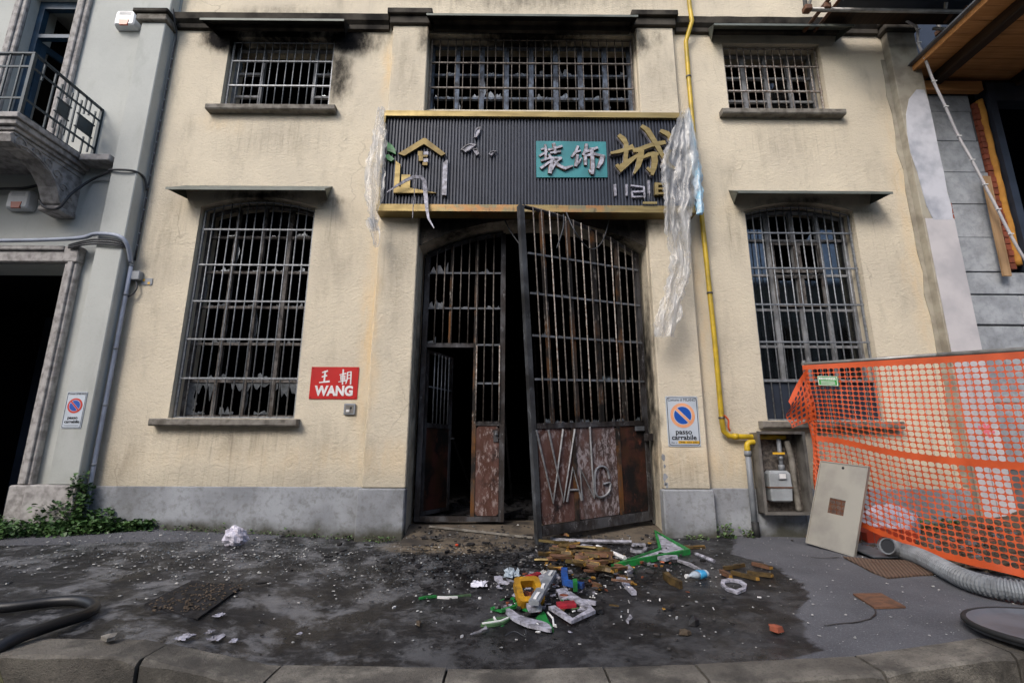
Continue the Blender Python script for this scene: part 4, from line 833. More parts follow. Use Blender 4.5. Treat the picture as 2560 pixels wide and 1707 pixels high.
# ---------------------------------------------------------------- signs on the wall
def roundrect(x0, x1, z0, z1, r, n=4):
    out = []
    for cx, cz, a0 in ((x1-r, z0+r, -90), (x1-r, z1-r, 0), (x0+r, z1-r, 90), (x0+r, z0+r, 180)):
        out += [(cx+r*math.cos(R(a0+90*k/n)), cz+r*math.sin(R(a0+90*k/n))) for k in range(n+1)]
    return out
def disc(cx, cz, r, n=40): return [(cx+r*math.cos(2*math.pi*k/n), cz+r*math.sin(2*math.pi*k/n)) for k in range(n)]
def passo(cx, z0, z1, w, y, label, big):
    t = thing('no_parking_sign', label, 'sign', (cx, y, z0)); h = z1-z0; s = w/.39
    MB().prism(roundrect(cx-w/2, cx+w/2, z0, z1, .012*s), y-.006, y).build('plate', 'white_sign', t)
    i0 = .012*s; i1 = .018*s
    MB().prism(roundrect(cx-w/2+i0, cx+w/2-i0, z0+i0, z1-i0, .03*s), y-.0085, y-.0065, [roundrect(cx-w/2+i1, cx+w/2-i1, z0+i1, z1-i1, .026*s)]).build('border', 'black', t)
    cz = z0+h*.615; rr = .148*s
    MB().prism(disc(cx, cz, rr), y-.0085, y-.0065).build('ring', 'orange_ink' if big else 'red_ink', t)
    MB().prism(disc(cx, cz, rr*.76), y-.0095, y-.0088).build('rim', 'white_sign', t)
    for sg in (1, -1):
        d = rr*.13; q = []
        a0 = math.asin(d/(rr*.70))
        for k in range(17):
            a = a0 + (math.pi-2*a0)*k/16; q.append((rr*.70*math.cos(a), rr*.70*math.sin(a)))
        ang = R(-45) if sg > 0 else R(135)
        q = [(cx+x*math.cos(ang)-z*math.sin(ang), cz+x*math.sin(ang)+z*math.cos(ang)) for x, z in q]
        MB().prism(q, y-.0112, y-.0097).build('blue_half', 'blue_ink', t)
    dd = rr*.09; q = [(-rr*.78, -dd), (rr*.78, -dd), (rr*.78, dd), (-rr*.78, dd)]; a = R(-45)
    MB().prism([(cx+x*math.cos(a)-z*math.sin(a), cz+x*math.sin(a)+z*math.cos(a)) for x, z in q], y-.0114, y-.0099).build('diagonal_bar', 'orange_ink' if big else 'red_ink', t)
    text('lettering', 'Comune di MILANO', 'black', t, cx, z1-.045*s, .05*s, y-.0072, width=w*.86, ext=.0008)
    text('lettering', 'passo', 'black', t, cx, z0+h*.285, .082*s, y-.0075, bold=.0016*s, width=w*.5, ext=.0012)
    text('lettering', 'carrabile', 'black', t, cx, z0+h*.175, .082*s, y-.0075, bold=.0016*s, width=w*.76, ext=.0012)
    if big:
        text('lettering', 'Aut. n.', 'black', t, cx-w*.31, z0+h*.075, .03*s, y-.0072, width=w*.18, ext=.0008)
        bx('number_sticker', 'yellow_ink', t, cx-w*.19, cx+w*.46, y-.0085, y-.0066, z0+h*.058, z0+h*.112)
        text('lettering', '7446  603 2001', 'black', t, cx+w*.135, z0+h*.084, .034*s, y-.0096, width=w*.58, ext=.0008)
    else:
        bx('fine_print', 'black', t, cx-w*.36, cx+w*.36, y-.0082, y-.0066, z0+h*.068, z0+h*.078)
    for sx in (-1, 1):
        for z in (z0+.012, z1-.012): tb('screw', 'gpipe', t, [(cx+sx*(w/2-.012), y-.009, z), (cx+sx*(w/2-.012), y-.0062, z)], .005, 6)
passo(2.095, 1.147, 1.746, .39, -.107, 'white no parking plate with orange ring on the pilaster right of the gate', True)
passo(-5.15, 1.33, 1.757, .232, -.202, 'small no parking plate with red ring on the grey pilaster', False)
t = thing('shop_name_plate', 'red plate with white characters and WANG lettering beside the left window', 'sign', (-2.18, -.004, 1.705))
bx('plate', 'red_sign', t, -2.475, -1.883, -.009, -.003, 1.705, 2.105)
for nm, S in (('character_strokes', WANGC), ('character_strokes', CHAO)):
    m = MB()
    for k, s in enumerate(S): m.stroke([(p[0]*1., p[1], p[2]*1.25) for p in s], -.0105-.0003*k, -.0092)
    m.build(nm, 'white', t)
text('lettering', 'WANG', 'white', t, -2.17, 1.80, .165, -.0105, bold=.0075, width=.475)
for x in (-2.455, -1.903):
    for z in (1.722, 2.088): tb('screw', 'black', t, [(x, -.012, z), (x, -.0092, z)], .006, 6)
t = thing('intercom', 'small square grey intercom box below the red plate', 'intercom', (-1.955, -.004, 1.51))
bx('housing', 'gpipe', t, -2.028, -1.888, -.03, -.003, 1.512, 1.648, ch=.006)
bx('face', 'cabinet', t, -2.008, -1.908, -.033, -.0302, 1.53, 1.63); bx('button', 'white', t, -1.995, -1.955, -.038, -.0332, 1.545, 1.575)
tb('speaker', 'black', t, [(-1.94, -.036, 1.595), (-1.94, -.0332, 1.595)], .014, 10)

# ---------------------------------------------------------------- shop fascia
sign = thing('shop_fascia', 'long dark ribbed shop fascia with gold edging and broken letters', 'sign', (.3, -.2, 4.1))
SX0, SX1, SZ0, SZ1 = -1.70, 2.40, 4.09, 5.56
b = MB(); n = 96; vs = []
for i in range(n):
    a = lerp(SX0+.03, SX1-.03, i/n); w = (SX1-SX0-.06)/n
    vs += [(a, -.235), (a+w*.16, -.262), (a+w*.58, -.262), (a+w*.74, -.235)]
vs.append((SX1-.03, -.235)); m = len(vs)
b.add([(x, y, SZ0+.09) for x, y in vs]+[(x, y, SZ1-.08) for x, y in vs], [(i, i+1, m+i+1, m+i) for i in range(m-1)])
b.build('ribbed_panel', 'ribs', sign)
bx('backing_box', 'ribs', sign, SX0+.02, SX1-.02, -.233, -.11, SZ0+.02, SZ1-.02)
bx('top_trim', 'gold', sign, SX0+.02, 0.52, -.305, -.10, SZ1-.08, SZ1); bx('top_trim', 'gold', sign, .5205, SX1-.03, -.303, -.10, SZ1-.081, SZ1-.001)
bx('bottom_trim', 'gold_heat', sign, SX0-.02, .62, -.305, -.10, SZ0-.005, SZ0+.09); bx('bottom_trim', 'gold_heat', sign, .6205, SX1+.0, -.303, -.10, SZ0-.006, SZ0+.089)
bx('end_trim', 'gold', sign, SX1-.029, SX1+.003, -.30, -.10, SZ0+.091, SZ1-.001); bx('end_trim', 'gold', sign, SX0-.004, SX0+.019, -.30, -.10, SZ0+.091, SZ1-.001)
LFr, LBk = -.305, -.264
for i, (poly, mt, nm) in enumerate([(LOGO['roof'], 'gold_dark', 'house_roof'), (LOGO['base'], 'gold', 'house_base'), (LOGO['wbar'], 'acryl', 'house_side')] + [(p, 'gold_dark', 'window_square') for p in LOGO['sq']] + [(p, 'acryl', 'window_square') for p in LOGO['wsq']] + [(p, 'green', 'leaf') for p in LOGO['leaf']]):
    MB().prism(poly, LFr+.0006*i, LBk).build(nm, mt, sign)
for p in LOGO['wleaf']:
    cx = sum(q[0] for q in p)/len(p); cz = sum(q[1] for q in p)/len(p); inn = [(lerp(cx, q[0], .72), lerp(cz, q[1], .72)) for q in p]
    o = MB().prism(p, -.285, LBk).build('letter_remnant', 'acryl', sign); MB().prism(p, -.297, -.2855, [inn]).build('letter_edge', 'acryl_dirty', o)
sp = [(p[0], p[1], p[2]*2.1) for p in LOGO['strip']]
m = MB(); m.stroke(sp, -.372, -.362); m.map(lambda x, y, z: (x, y+.05*math.sin((z-4)*6)-.03, z)).build('torn_strip', 'acryl', sign)
tb('loose_wire', 'acryl_dirty', sign, bez([(p[0], -.38, p[1]) for p in LOGO['wire']]), .006, 5)
pl = MB().prism(TEAL, -.275, -.2625).build('teal_plate', 'teal', sign)
for nm, S in (('character', ZHUANG), ('character', SHI)):
    m = MB(); m2 = MB()
    for k, s in enumerate(S): m.stroke(s, -.300-.0008*k, -.2755); m2.stroke([(p[0], p[1], p[2]*1.32) for p in s], -.292-.0008*k, -.276)
    m.build(nm, 'acryl', pl); m2.build('character_rim', 'rustbit', pl)
m = MB(); m2 = MB()
CHENG = [[(p[0], p[1], p[2]*1.22) for p in s] for s in CHENG]
for k, s in enumerate(CHENG): m.stroke(s, -.325-.0008*k, -.300); m2.stroke([(p[0]-.006, p[1]-.004, p[2]*.94) for p in s], -.2985-.0005*k, LBk)
m.build('character', 'gold', sign); m2.build('character_return', 'acryl', sign)
for p in IALE['bars']:
    MB().prism(p, -.29, LBk).build('small_letter', 'acryl', sign)
m = MB()
for k, s in enumerate(IALE['a']): m.stroke(s, -.29-.0008*k, LBk)
m.build('small_letter', 'acryl', sign)
m = MB()
for k, s in enumerate(IALE['e']): m.stroke(s, -.315-.0008*k, LBk)
m.build('small_letter', 'gold', sign)
MB().prism(IALE['plate'], -.33, -.31).build('fallen_face_strip', 'gold', sign)
for p in IALE['wires']: tb('loose_wire', 'acryl_dirty', sign, [(q[0], -.315, q[1]) for q in p], .004, 5)
def drape(rows, name, label, y0, amp, seed, mat, nx=22, per=9, extra=None):
    t = None; b = MB(); rows2 = []
    zs = [r[0] for r in rows]; m = len(rows)*7
    for j in range(m+1):
        t_ = j/m*(len(rows)-1); i = min(int(t_), len(rows)-2); f = t_-i
        rows2.append(tuple(lerp(rows[i][k], rows[i+1][k], f) for k in range(3)))
    for back in (0, 1):
        for j, (z, xl, xr) in enumerate(rows2):
            for i in range(nx+1):
                s = i/nx; ww = xr-xl
                w = (1-2*abs(math.sin(s*per*.5+seed+2.2*noise.noise(Vector((s*2, z*.9, seed))))))*amp*min(1, ww/.12)
                w += amp*1.1*noise.noise(Vector((s*5, z*3.5, seed+3)))+amp*.35*noise.noise(Vector((s*11, z*5, seed+7)))
                e = (.012+.03*abs(2*s-1)**3)*noise.noise(Vector((z*11, seed, back+s*1.5)))
                bulge = -.05*math.sin(math.pi*s)
                b.v.append((lerp(xl, xr, s)+e, y0+w+(bulge if back == 0 else -.2*bulge+.02), z+.012*noise.noise(Vector((s*7, z*2, seed)))))
    n = nx+1; q = len(rows2)*n
    for back in (0, 1):
        for j in range(len(rows2)-1):
            for i in range(nx): a = back*q+j*n+i; b.f.append((a, a+1, a+n+1, a+n))
    return b.build(name, mat, None, smooth=True, fix=False, label=label, cat='plastic')
drape(PLL, 'plastic_wrap', 'torn clear plastic wrap hanging off the left end of the fascia', -.36, .024, 1.3, 'film', per=7)
drape(PLR, 'plastic_wrap', 'long crumpled clear plastic hanging over the right end of the fascia', -.37, .04, 4.1, 'film', nx=34, per=9)
drape(PLR2, 'blue_film_strip', 'pale blue taped film strip on the right edge of the fascia', -.33, .012, 8.2, 'film_blue', nx=8, per=4)

# ---------------------------------------------------------------- pipes and gas cabinet
t = thing('yellow_gas_pipe', 'yellow gas pipe running down the wall right of the gate', 'pipe', (2.58, -.07, 1.25))
yp = [(2.62, -.16, 9.2), (2.62, -.16, 7.45), (2.635, -.16, 7.2), (2.555, -.075, 6.93), (2.55, -.07, 6.3), (2.55, -.07, 4.7), (2.565, -.07, 3.9), (2.585, -.07, 2.45), (2.585, -.07, 1.45), (2.595, -.07, 1.33), (2.65, -.07, 1.275), (2.72, -.07, 1.268), (3.33, -.07, 1.262)]
tb('pipe', 'ypipe', t, yp, .031, 12)
for z, x in ((6.33, 2.55), (4.72, 2.55), (3.08, 2.576), (1.49, 2.585)): tb('clamp', 'bar_dark', t, [(x, -.07, z-.012), (x, -.07, z+.012)], .038, 12)
for z in (7.2, 6.93, 1.42): pass
tb('paint_joint', 'ypipe', t, [(2.7, -.07, 1.27), (2.76, -.07, 1.268)], .037, 12)
tb('tape_rag', 'net', t, bez([(2.6, -.11, 1.52), (2.645, -.115, 1.46), (2.64, -.11, 1.38), (2.66, -.1, 1.33)]), [.016]+[.012]*17+[.004], 5)
t = thing('grey_riser_pipe', 'grey riser pipe with yellow elbow beside the gas cabinet', 'pipe', (2.85, -.09, .15))
tb('pipe', 'gpipe', t, [(2.845, -.1, 1.1), (2.845, -.1, .3)], .033, 10); tb('elbow', 'ypipe', t, bez([(2.96, -.1, 1.2), (2.89, -.1, 1.2), (2.85, -.1, 1.17), (2.845, -.1, 1.1)], 4), .034, 10)
tb('coupling', 'gpipe', t, [(2.845, -.1, 1.1), (2.845, -.1, 1.04)], .042, 10); tb('foot_sleeve', 'rubber', t, [(2.85, -.1, .3), (2.85, -.1, .1)], .042, 10)
cab = thing('gas_cabinet', 'open steel gas meter cabinet standing under the right window', 'cabinet', (3.2, -.1, .38))
CX0, CX1, CZ0, CZ1, CY = 2.935, 3.48, .40, 1.315, -.2
bx('side_panel', 'cabinet', cab, CX0, CX0+.012, CY, -.004, CZ0, CZ1); bx('side_panel', 'cabinet', cab, CX1-.012, CX1, CY, -.004, CZ0, CZ1)
bx('top_panel', 'cabinet', cab, CX0+.013, CX1-.013, CY, -.004, CZ1-.012, CZ1); bx('bottom_panel', 'cabinet', cab, CX0+.013, CX1-.013, CY, -.004, CZ0, CZ0+.012)
bx('back_panel', 'bar_dark', cab, CX0+.013, CX1-.013, -.03, -.006, CZ0+.013, CZ1-.013)
MB().prism([(CX0-.012, CZ0-.012), (CX1+.012, CZ0-.012), (CX1+.012, CZ1+.012), (CX0-.012, CZ1+.012)], CY-.012, CY-.001, [[(CX0+.02, CZ0+.02), (CX1-.02, CZ0+.02), (CX1-.02, CZ1-.02), (CX0+.02, CZ1-.02)]]).build('door_frame', 'cabinet', cab)
tb('pipe_offset', 'sill', cab, bez([(3.33, -.09, 1.22), (3.36, -.1, 1.0), (3.36, -.1, .7), (3.38, -.1, .42)]), .035, 8)
met = thing('gas_meter', 'grey gas meter with small white counter window inside the cabinet', 'meter', (3.17, -.1, .52))
def meter_ring(z, sx, sy): return [(3.165+sx*c, -.1+sy*s_, z) for c, s_ in [(-.92, -1), (.92, -1), (1, -.85), (1, .85), (.92, 1), (-.92, 1), (-1, .85), (-1, -.85)]]
MB().rings([meter_ring(z, sx, sy) for z, sx, sy in ((.525, .10, .05), (.54, .122, .065), (.68, .132, .07))], True, True).build('lower_shell', 'meter', met)
MB().rings([meter_ring(z, .142, .078) for z in (.681, .694)], True, True).build('flange', 'rustbit', met)
MB().rings([meter_ring(z, sx, sy) for z, sx, sy in ((.695, .132, .07), (.84, .128, .068), (.875, .10, .05))], True, True).build('upper_shell', 'meter', met)
bx('counter_box', 'gpipe', met, 3.135, 3.235, -.185, -.168, .775, .855, ch=.006); bx('counter_window', 'white', met, 3.147, 3.223, -.1875, -.1852, .788, .842)
tb('pipe_stub', 'gpipe', met, [(3.23, -.1, .875), (3.23, -.1, 1.24)], .025, 10); tb('union', 'bar_light', met, [(3.23, -.1, .88), (3.23, -.1, .94)], .036, 8); tb('union', 'bar_light', met, [(3.23, -.1, 1.0), (3.23, -.1, 1.04)], .033, 8)
bx('valve_handle', 'yellow_ink', met, 3.12, 3.26, -.15, -.14, 1.06, 1.085)
# cabinet door leaning in front
BL, BR, TL = Vector((3.23, -.45, .14)), Vector((3.42, -.89, .09)), Vector((3.49, -.47, .985))
ux = (BR-BL); uz = (TL-BL); uy = ux.cross(uz).normalized(); uy = uy if uy.y < 0 else -uy
def DP(x, y, z): return BL+ux*x+uz*z+uy*y
dp = thing('cabinet_door', 'loose stainless cabinet door with vent leaning beside the gas cabinet', 'panel', (3.4, -.6, .1))
hole = [(.33, .40), (.67, .40), (.67, .58), (.33, .58)]
MB().prism([(0, 0), (1, 0), (1, 1), (0, 1)], 0, .012, [hole]).map(lambda x, y, z: DP(x, y, z)).build('sheet', 'panel', dp)
for x0, x1 in ((-.022, 0), (1., 1.022)): MB().box(x0, x1, -.012, .022, 0, 1).map(DP).build('edge', 'panel', dp)
for z0, z1 in ((-.012, -.001), (1.001, 1.012)): MB().box(-.02, 1.02, -.012, .02, z0, z1).map(DP).build('edge', 'panel', dp)
m = MB()
for k in range(16): a = .33+.34*k/16; m.box(a, a+.009, .003, .006, .40, .58)
for k in range(14): a = .40+.18*k/14; m.box(.33, .67, .0065, .009, a, a+.005)
m.map(DP).build('vent_mesh', 'rustbit', dp)
MB().tube([DP(.5, -.002, .955), DP(.5, .015, .955)], .014, 10).build('lock_hole', 'black', dp)

# ---------------------------------------------------------------- right end: bare pilaster and building site
endp = bx('end_pilaster', 'sill', house, 5.492, 5.90, -.115, .2, -.3, 7.08, ch=.006)
M['weathered'] = simple('weathered_beige_render', 'a39e90', '857f73', .9, 4, bump=.4, spec=.2)
endp.data.materials[0] = M['weathered']
r_ = random.Random(3)
def ragged(x0, x1, zs, y0, y1, mat, name, seed, amp=.03):
    q = []
    for i, z in enumerate(zs): q.append((x0[i]+amp*noise.noise(Vector((z*4, seed, 0))), z))
    for i in range(len(zs)-1, -1, -1): q.append((x1[i], zs[i]))
    return MB().prism(q, y0, y1).build(name, mat, endp)
zz = [4.1, 4.3, 4.5, 4.8, 5.1, 5.4, 5.7, 5.95, 6.1]
ragged([5.62, 5.56, 5.55, 5.53, 5.51, 5.5, 5.53, 5.62, 5.76], [5.88, 5.895, 5.88, 5.89, 5.885, 5.89, 5.89, 5.885, 5.86], zz, -.125, -.116, 'white_render', 'white_render_patch', 2)
bx('smooth_render', 'lower_render', endp, 5.512, 5.898, -.124, -.116, .3, 4.12)
zz = [.7+.3*k for k in range(21)]
MB().prism([(5.40+.05*noise.noise(Vector((z*3, 9, 0)))+.03, z) for z in zz]+[(5.491, z) for z in reversed(zz)], -.012, -.002).build('bare_mortar_strip', 'weathered', endp)
for k in range(3): bx('brick', 'brick', endp, 5.86, 5.93, -.1, .0, 4.12+.085*k, 4.19+.085*k)
for a_ in (R(20), R(75), R(130)): MB().box(-.1, .1, -.002, 0, -.016, .016).xf(Matrix.Translation((5.74, -.1255, 1.36)) @ Matrix.Rotation(a_, 4, 'Y')).map(lambda x, y, z: (x, y-.0006*a_, z)).build('spray_mark', 'pink', endp)
bx('end_capital', 'trim', endp, 5.40, 5.96, -.22, .2, 7.2, 7.34, ch=.02); bx('end_capital_moulding', 'trim', endp, 5.44, 5.94, -.17, .2, 7.082, 7.198, ch=.02)
site = thing('concrete_building', 'unfinished concrete building with raw blocks and timber, at the right edge', 'building', (7, .3, .1))
bx('core_wall', 'concrete_dark', site, 5.91, 14, .13, .4, -.4, 3.46); bx('core_wall', 'concrete_dark', site, 5.91, 6.74, .13, .4, 3.46, 6.5)
Zj = [6.2, 5.925, 5.443, 4.946, 4.455, 3.957, 3.461]
for a, c in zip(Zj[1:], Zj[:-1]): bx('concrete_block', 'concrete', site, 5.915, 6.70+rng.uniform(-.02, .05), .10+rng.uniform(0, .008), .129, a+.0035, c-.0035, ch=.005)
for (x0, x1, z0, z1) in ((5.915, 8.0, 3.14, 3.45), (5.915, 6.75, 2.72, 3.13), (6.76, 8.0, 2.72, 3.13), (5.915, 6.72, 2.3, 2.71), (6.73, 8.0, 2.3, 2.71), (5.915, 7.3, 1.7, 2.29), (7.31, 9, 1.7, 2.29), (5.915, 8, .9, 1.69)):
    bx('concrete_block', 'concrete', site, x0, x1, .09+rng.uniform(0, .012), .129, z0+.005, z1-.005, ch=.008)
for k in range(28): z = 3.5+.092*k; bx('brick', 'brick', site, 6.75, 6.83+rng.uniform(-.01, .02), .08+rng.uniform(0, .02), .2, z, z+.08)
m = MB(); m.rings([[(6.86+.02*noise.noise(Vector((z*3, k, 0)))+dx, .1+dy+.015*noise.noise(Vector((z*5, k, 4))), z) for k, (dx, dy) in enumerate(((-.035, .06), (-.04, -.02), (.0, -.05), (.045, -.02), (.04, .06)))] for z in [3.55+.08*k for k in range(33)]], True, True).build('foam_seam', 'foam', site, smooth=True)
wf = bx('steel_frame', 'steel_blue', site, 6.92, 7.02, .02, .2, 3.47, 6.35); bx('frame_head', 'steel_blue', wf, 7.021, 10, .02, .2, 6.05, 6.35); bx('frame_flange', 'steel_blue', wf, 7.021, 7.06, .12, .19, 3.47, 6.04)
bx('site_ledge', 'timber', site, 7.07, 10, .2, .4, 4.2, 4.26); bx('inner_dark_wall', 'passage', site, 6.7, 14, 2.5, 2.6, 3.2, 7); bx('inner_ceiling', 'passage', site, 6.7, 14, .2, 2.6, 6.36, 6.45); bx('site_slab', 'passage', site, 6.75, 14, .41, 2.5, 3.2, 3.4)
bx('inner_side_wall', 'passage', site, 6.7, 6.74, .41, 2.5, 3.4, 6.5); bx('upper_dark_wall', 'steel_blue', site, 5.92, 14, .6, .7, 6.5, 9.5)
pk = MB().box(-.055, .055, -.012, .012, 0, 1.46).xf(Matrix.Translation((6.56, -.0, 3.36)) @ Matrix.Rotation(R(1), 4, 'Y')).build('leaning_plank', 'timber', site)
bx('header_board', 'plywood', site, 5.95, 6.85, .0, .09, 6.21, 6.36)
pr = thing('timber_canopy', 'orange-brown timber canopy of boards and dark beams over the building site', 'canopy', (7, -.6, 6.45))
for k in range(13):
    y1 = .10-.205*k; bx('board', 'plywood', pr, 5.80, 10, y1-.198, y1, 6.45+rng.uniform(0, .004), 6.475, ch=.002)
bx('edge_board', 'plywood', pr, 5.765, 5.798, -2.56, .10, 6.42, 6.53)
for x in (6.12, 7.35, 8.6): bx('beam', 'timber_dark', pr, x, x+.13, -2.55, .08, 6.30, 6.448, ch=.006)
bx('wall_plate', 'timber_dark', pr, 5.80, 10, .085, .12, 6.36, 6.448)
MB().prism([(5.7, 6.5), (10, 6.5), (10, 6.54), (5.74, 6.56)], -2.5, .05).build('cover_sheet', 'sheet', pr)
# building across the street, seen only in the window panes
opp = thing('facing_building', 'plain building across the street mirrored in the window panes', 'building', (0, -15, -.2))
MB().prism([(-24, -.3), (26, -.3), (26, 8.6), (-24, 8.6)], -15.6, -15, [opening(-21+3*k, -19.8+3*k, z, z+1.7) for k in range(15) for z in (1.2, 5.0)]).build('wall', 'weathered', opp)
bx('roof_edge', 'trim', opp, -24.1, 26.1, -15.6, -14.8, 8.601, 8.8); bx('back_wall', 'passage', opp, -24, 26, -17, -16.8, -.3, 8.5)
# scaffold
sca = thing('scaffold', 'steel tube scaffold above the upper right window', 'scaffold', (5.2, -.6, 6.9))
for pts, r, mt in (([(3.98, -.6, 6.95), (7.6, -.6, 6.92)], .027, 'post'), ([(4.0, -.6, 6.93), (4.06, -.6, 8.4)], .027, 'post'), ([(4.05, -.56, 6.97), (4.5, -.5, 8.2)], .022, 'post'), ([(4.28, -.12, 7.08), (4.28, -1.3, 6.99)], .027, 'rustbit'), ([(6.3, -.1, 6.5), (6.3, -.1, 9)], .027, 'post'), ([(6.12, -.36, 7.0), (6.6, -.65, 7.6)], .025, 'rustbit'), ([(5.3, -1.2, 7.05), (7.8, -1.2, 7.02)], .027, 'post'), ([(5.9, -.6, 6.95), (6.3, -.6, 8.2)], .022, 'post'), ([(6.0, -.3, 6.96), (7.5, -.3, 6.9)], .022, 'post'), ([(4.45, -1.25, 7.02), (4.43, -.12, 7.08)], .022, 'rustbit')):
    tb('tube', mt, sca, pts, r, 8)
for p in ((4.28, -.6, 6.98), (4.02, -.6, 6.95), (6.3, -.1, 7.1), (6.2, -.6, 6.95)):
    bx('coupler', 'rustbit', sca, p[0]-.05, p[0]+.05, p[1]-.05, p[1]+.05, p[2]-.04, p[2]+.045, ch=.012)
for k in range(5): bx('deck_board', 'steel_blue' if k % 2 else 'timber_dark', sca, 4.5, 7.6, -1.3+.22*k, -1.09+.22*k, 7.12, 7.16)
bx('toe_board', 'steel_blue', sca, 4.5, 7.6, -.66, -.635, 7.05, 7.3)
m = MB(); rope = [(5.45, -.23, 7.36), (5.6, -.25, 7.2), (5.72, -.27, 7.08), (5.77, -.3, 6.94), (5.74, -.3, 6.71), (5.79, -.3, 6.45), (5.86, -.28, 6.1), (5.98, -.25, 5.72), (6.12, -.2, 5.3), (6.25, -.18, 4.95), (6.38, -.15, 4.6), (6.5, -.13, 4.25), (6.6, -.12, 3.9), (6.72, -.1, 3.6), (6.9, -.1, 3.2), (7.2, -.1, 2.9)]
t = thing('corrugated_cable', 'pale conduit cable slung diagonally across the concrete wall', 'cable', (6.2, -.2, 5))
tb('cable', 'lower_render', t, bez(rope, 4), .017, 6)
for k in range(3, 13): p = rope[k]; bx('tie', 'white', t, p[0]-.03, p[0]+.03, p[1]-.022, p[1]-.0, p[2]-.006, p[2]+.006)

# ---------------------------------------------------------------- orange barrier fence
fen = thing('barrier_fence', 'orange plastic mesh barrier hung on tubes in front of the right window', 'fence', (4.3, -.9, .1))
FA, FD = Vector((3.5, -.35)), Vector((.745, -1.365)).normalized()
FL = 3.0
def ftop(s): return 2.11-.085*s
def fbot(s): return float(np.interp(s, [0, .3, .66, .93, 1.25, 1.555, 3.0], [.4, .355, .24, .18, .13, .09, .05]))
def FP(s, v):
    # s metres along the rail, v 0 bottom .. 1 top; the lower half is pulled towards the street
    zb = fbot(s); z = lerp(zb, ftop(s)-.02, v)
    out = .02*(1-v)**2*min(1, s/.8) + .05*noise.noise(Vector((s*1.6, v*2.3, 1)))*(1-abs(2*v-1)**3) + .018*noise.noise(Vector((s*6, v*7, 5)))*(1-v)
    fold = .02*math.sin(9*s+7*v)*math.exp(-s*2.2)*(1-v*.5)
    dz = .03*math.exp(-((v-.5)/.2)**2)*(1-min(1, s/1.2)) + .01*math.sin(s*5)*(1-v)
    n = Vector((FD.y, -FD.x))
    p = FA + FD*s + n*(out+fold+.03)
    return (p.x, p.y, z+dz-.05*math.sin(math.pi*min(1, s/2.4))*(1-v)*v)
nc, nr = 54, 34
b = MB(); cw = FL/nc
solid = lambda j: j in (33, 16) or j == 0
def cell(b, j, i, P):
    u0, u1, v0, v1 = i/nc, (i+1)/nc, j/nr, (j+1)/nr
    if solid(j):
        b.add([P(u0, v0), P(u1, v0), P(u1, v1), P(u0, v1)], [(0, 1, 2, 3)]); return
    o = [(0, 0), (.5, 0), (1, 0), (1, .5), (1, 1), (.5, 1), (0, 1), (0, .5)]
    hx, hy = .44, .42
    h = [(.5+hx*x, .5+hy*y) for x, y in ((-.82, -.82), (0, -1.06), (.82, -.82), (1.06, 0), (.82, .82), (0, 1.06), (-.82, .82), (-1.06, 0))]
    vs = [P(lerp(u0, u1, x), lerp(v0, v1, y)) for x, y in o+h]
    b.add(vs, [(k, (k+1) % 8, 8+(k+1) % 8, 8+k) for k in range(8)])
for j in range(nr):
    for i in range(nc): cell(b, j, i, lambda u, v: FP(u*FL, v))
net = b.build('mesh_sheet', 'net', fen, smooth=True, fix=False)
# flap folded back over the post
b = MB()
def flap(u, v):
    x = lerp(0, -.33, u); p = FA+FD*.02
    return (p.x+x+.02*math.sin(v*9)*u, p.y-.05-.05*u+.03*math.sin(v*6+u*4), 2.07-.62*v*(.45+.55*(1-u))-.42*u-.02*u*v)
for j in range(8):
    for i in range(6):
        u0, u1, v0, v1 = i/6, (i+1)/6, j/8, (j+1)/8
        if j == 0: b.add([flap(u0, v0), flap(u1, v0), flap(u1, v1), flap(u0, v1)], [(0, 1, 2, 3)]); continue
        o = [(0, 0), (.5, 0), (1, 0), (1, .5), (1, 1), (.5, 1), (0, 1), (0, .5)]; hq = [(.5+.33*x, .5+.33*y) for x, y in ((-.82, -.82), (0, -1.06), (.82, -.82), (1.06, 0), (.82, .82), (0, 1.06), (-.82, .82), (-1.06, 0))]
        b.add([flap(lerp(u0, u1, x), lerp(v0, v1, y)) for x, y in o+hq], [(k, (k+1) % 8, 8+(k+1) % 8, 8+k) for k in range(8)])
b.build('loose_flap', 'net', fen, smooth=True, fix=False)
# gathered net at the post
b = MB()
def gath(u, v):
    a = u*7; z = lerp(.5, 1.95, v); rr = .035+.02*math.sin(v*11)+.012*math.sin(u*9)
    return (FA.x-.01+rr*math.cos(a)-.02*(1-v), FA.y-.03+rr*math.sin(a)*.7, z+.05*math.sin(u*6))
for j in range(26):
    for i in range(12):
        u0, u1, v0, v1 = i/12, (i+1)/12, j/26, (j+1)/26
        o = [(0, 0), (.5, 0), (1, 0), (1, .5), (1, 1), (.5, 1), (0, 1), (0, .5)]; hq = [(.5+.31*x, .5+.31*y) for x, y in ((-.82, -.82), (0, -1.06), (.82, -.82), (1.06, 0), (.82, .82), (0, 1.06), (-.82, .82), (-1.06, 0))]
        b.add([gath(lerp(u0, u1, x), lerp(v0, v1, y)) for x, y in o+hq], [(k, (k+1) % 8, 8+(k+1) % 8, 8+k) for k in range(8)])
b.build('gathered_net', 'net', fen, smooth=True, fix=False)
fp = lambda s, z, off=0.: (FA.x+FD.x*s, FA.y+FD.y*s+off, z)
tb('post', 'post', fen, [fp(0, .1), fp(0, 2.15)], .019, 10)
tb('rail', 'post', fen, [fp(-.02, ftop(0)), fp(1.29, ftop(1.29))], .02, 10); tb('rail', 'post', fen, [fp(1.27, ftop(1.27)), fp(FL, ftop(FL))], .0235, 10)
for k in range(1, 24): tb('wire_rod', 'post', fen, [fp(k*.125, .15, .03), fp(k*.125, ftop(k*.125), .03)], .0025, 4)
tb('post', 'post', fen, [fp(2.6, .05), fp(2.6, ftop(2.6))], .019, 10)
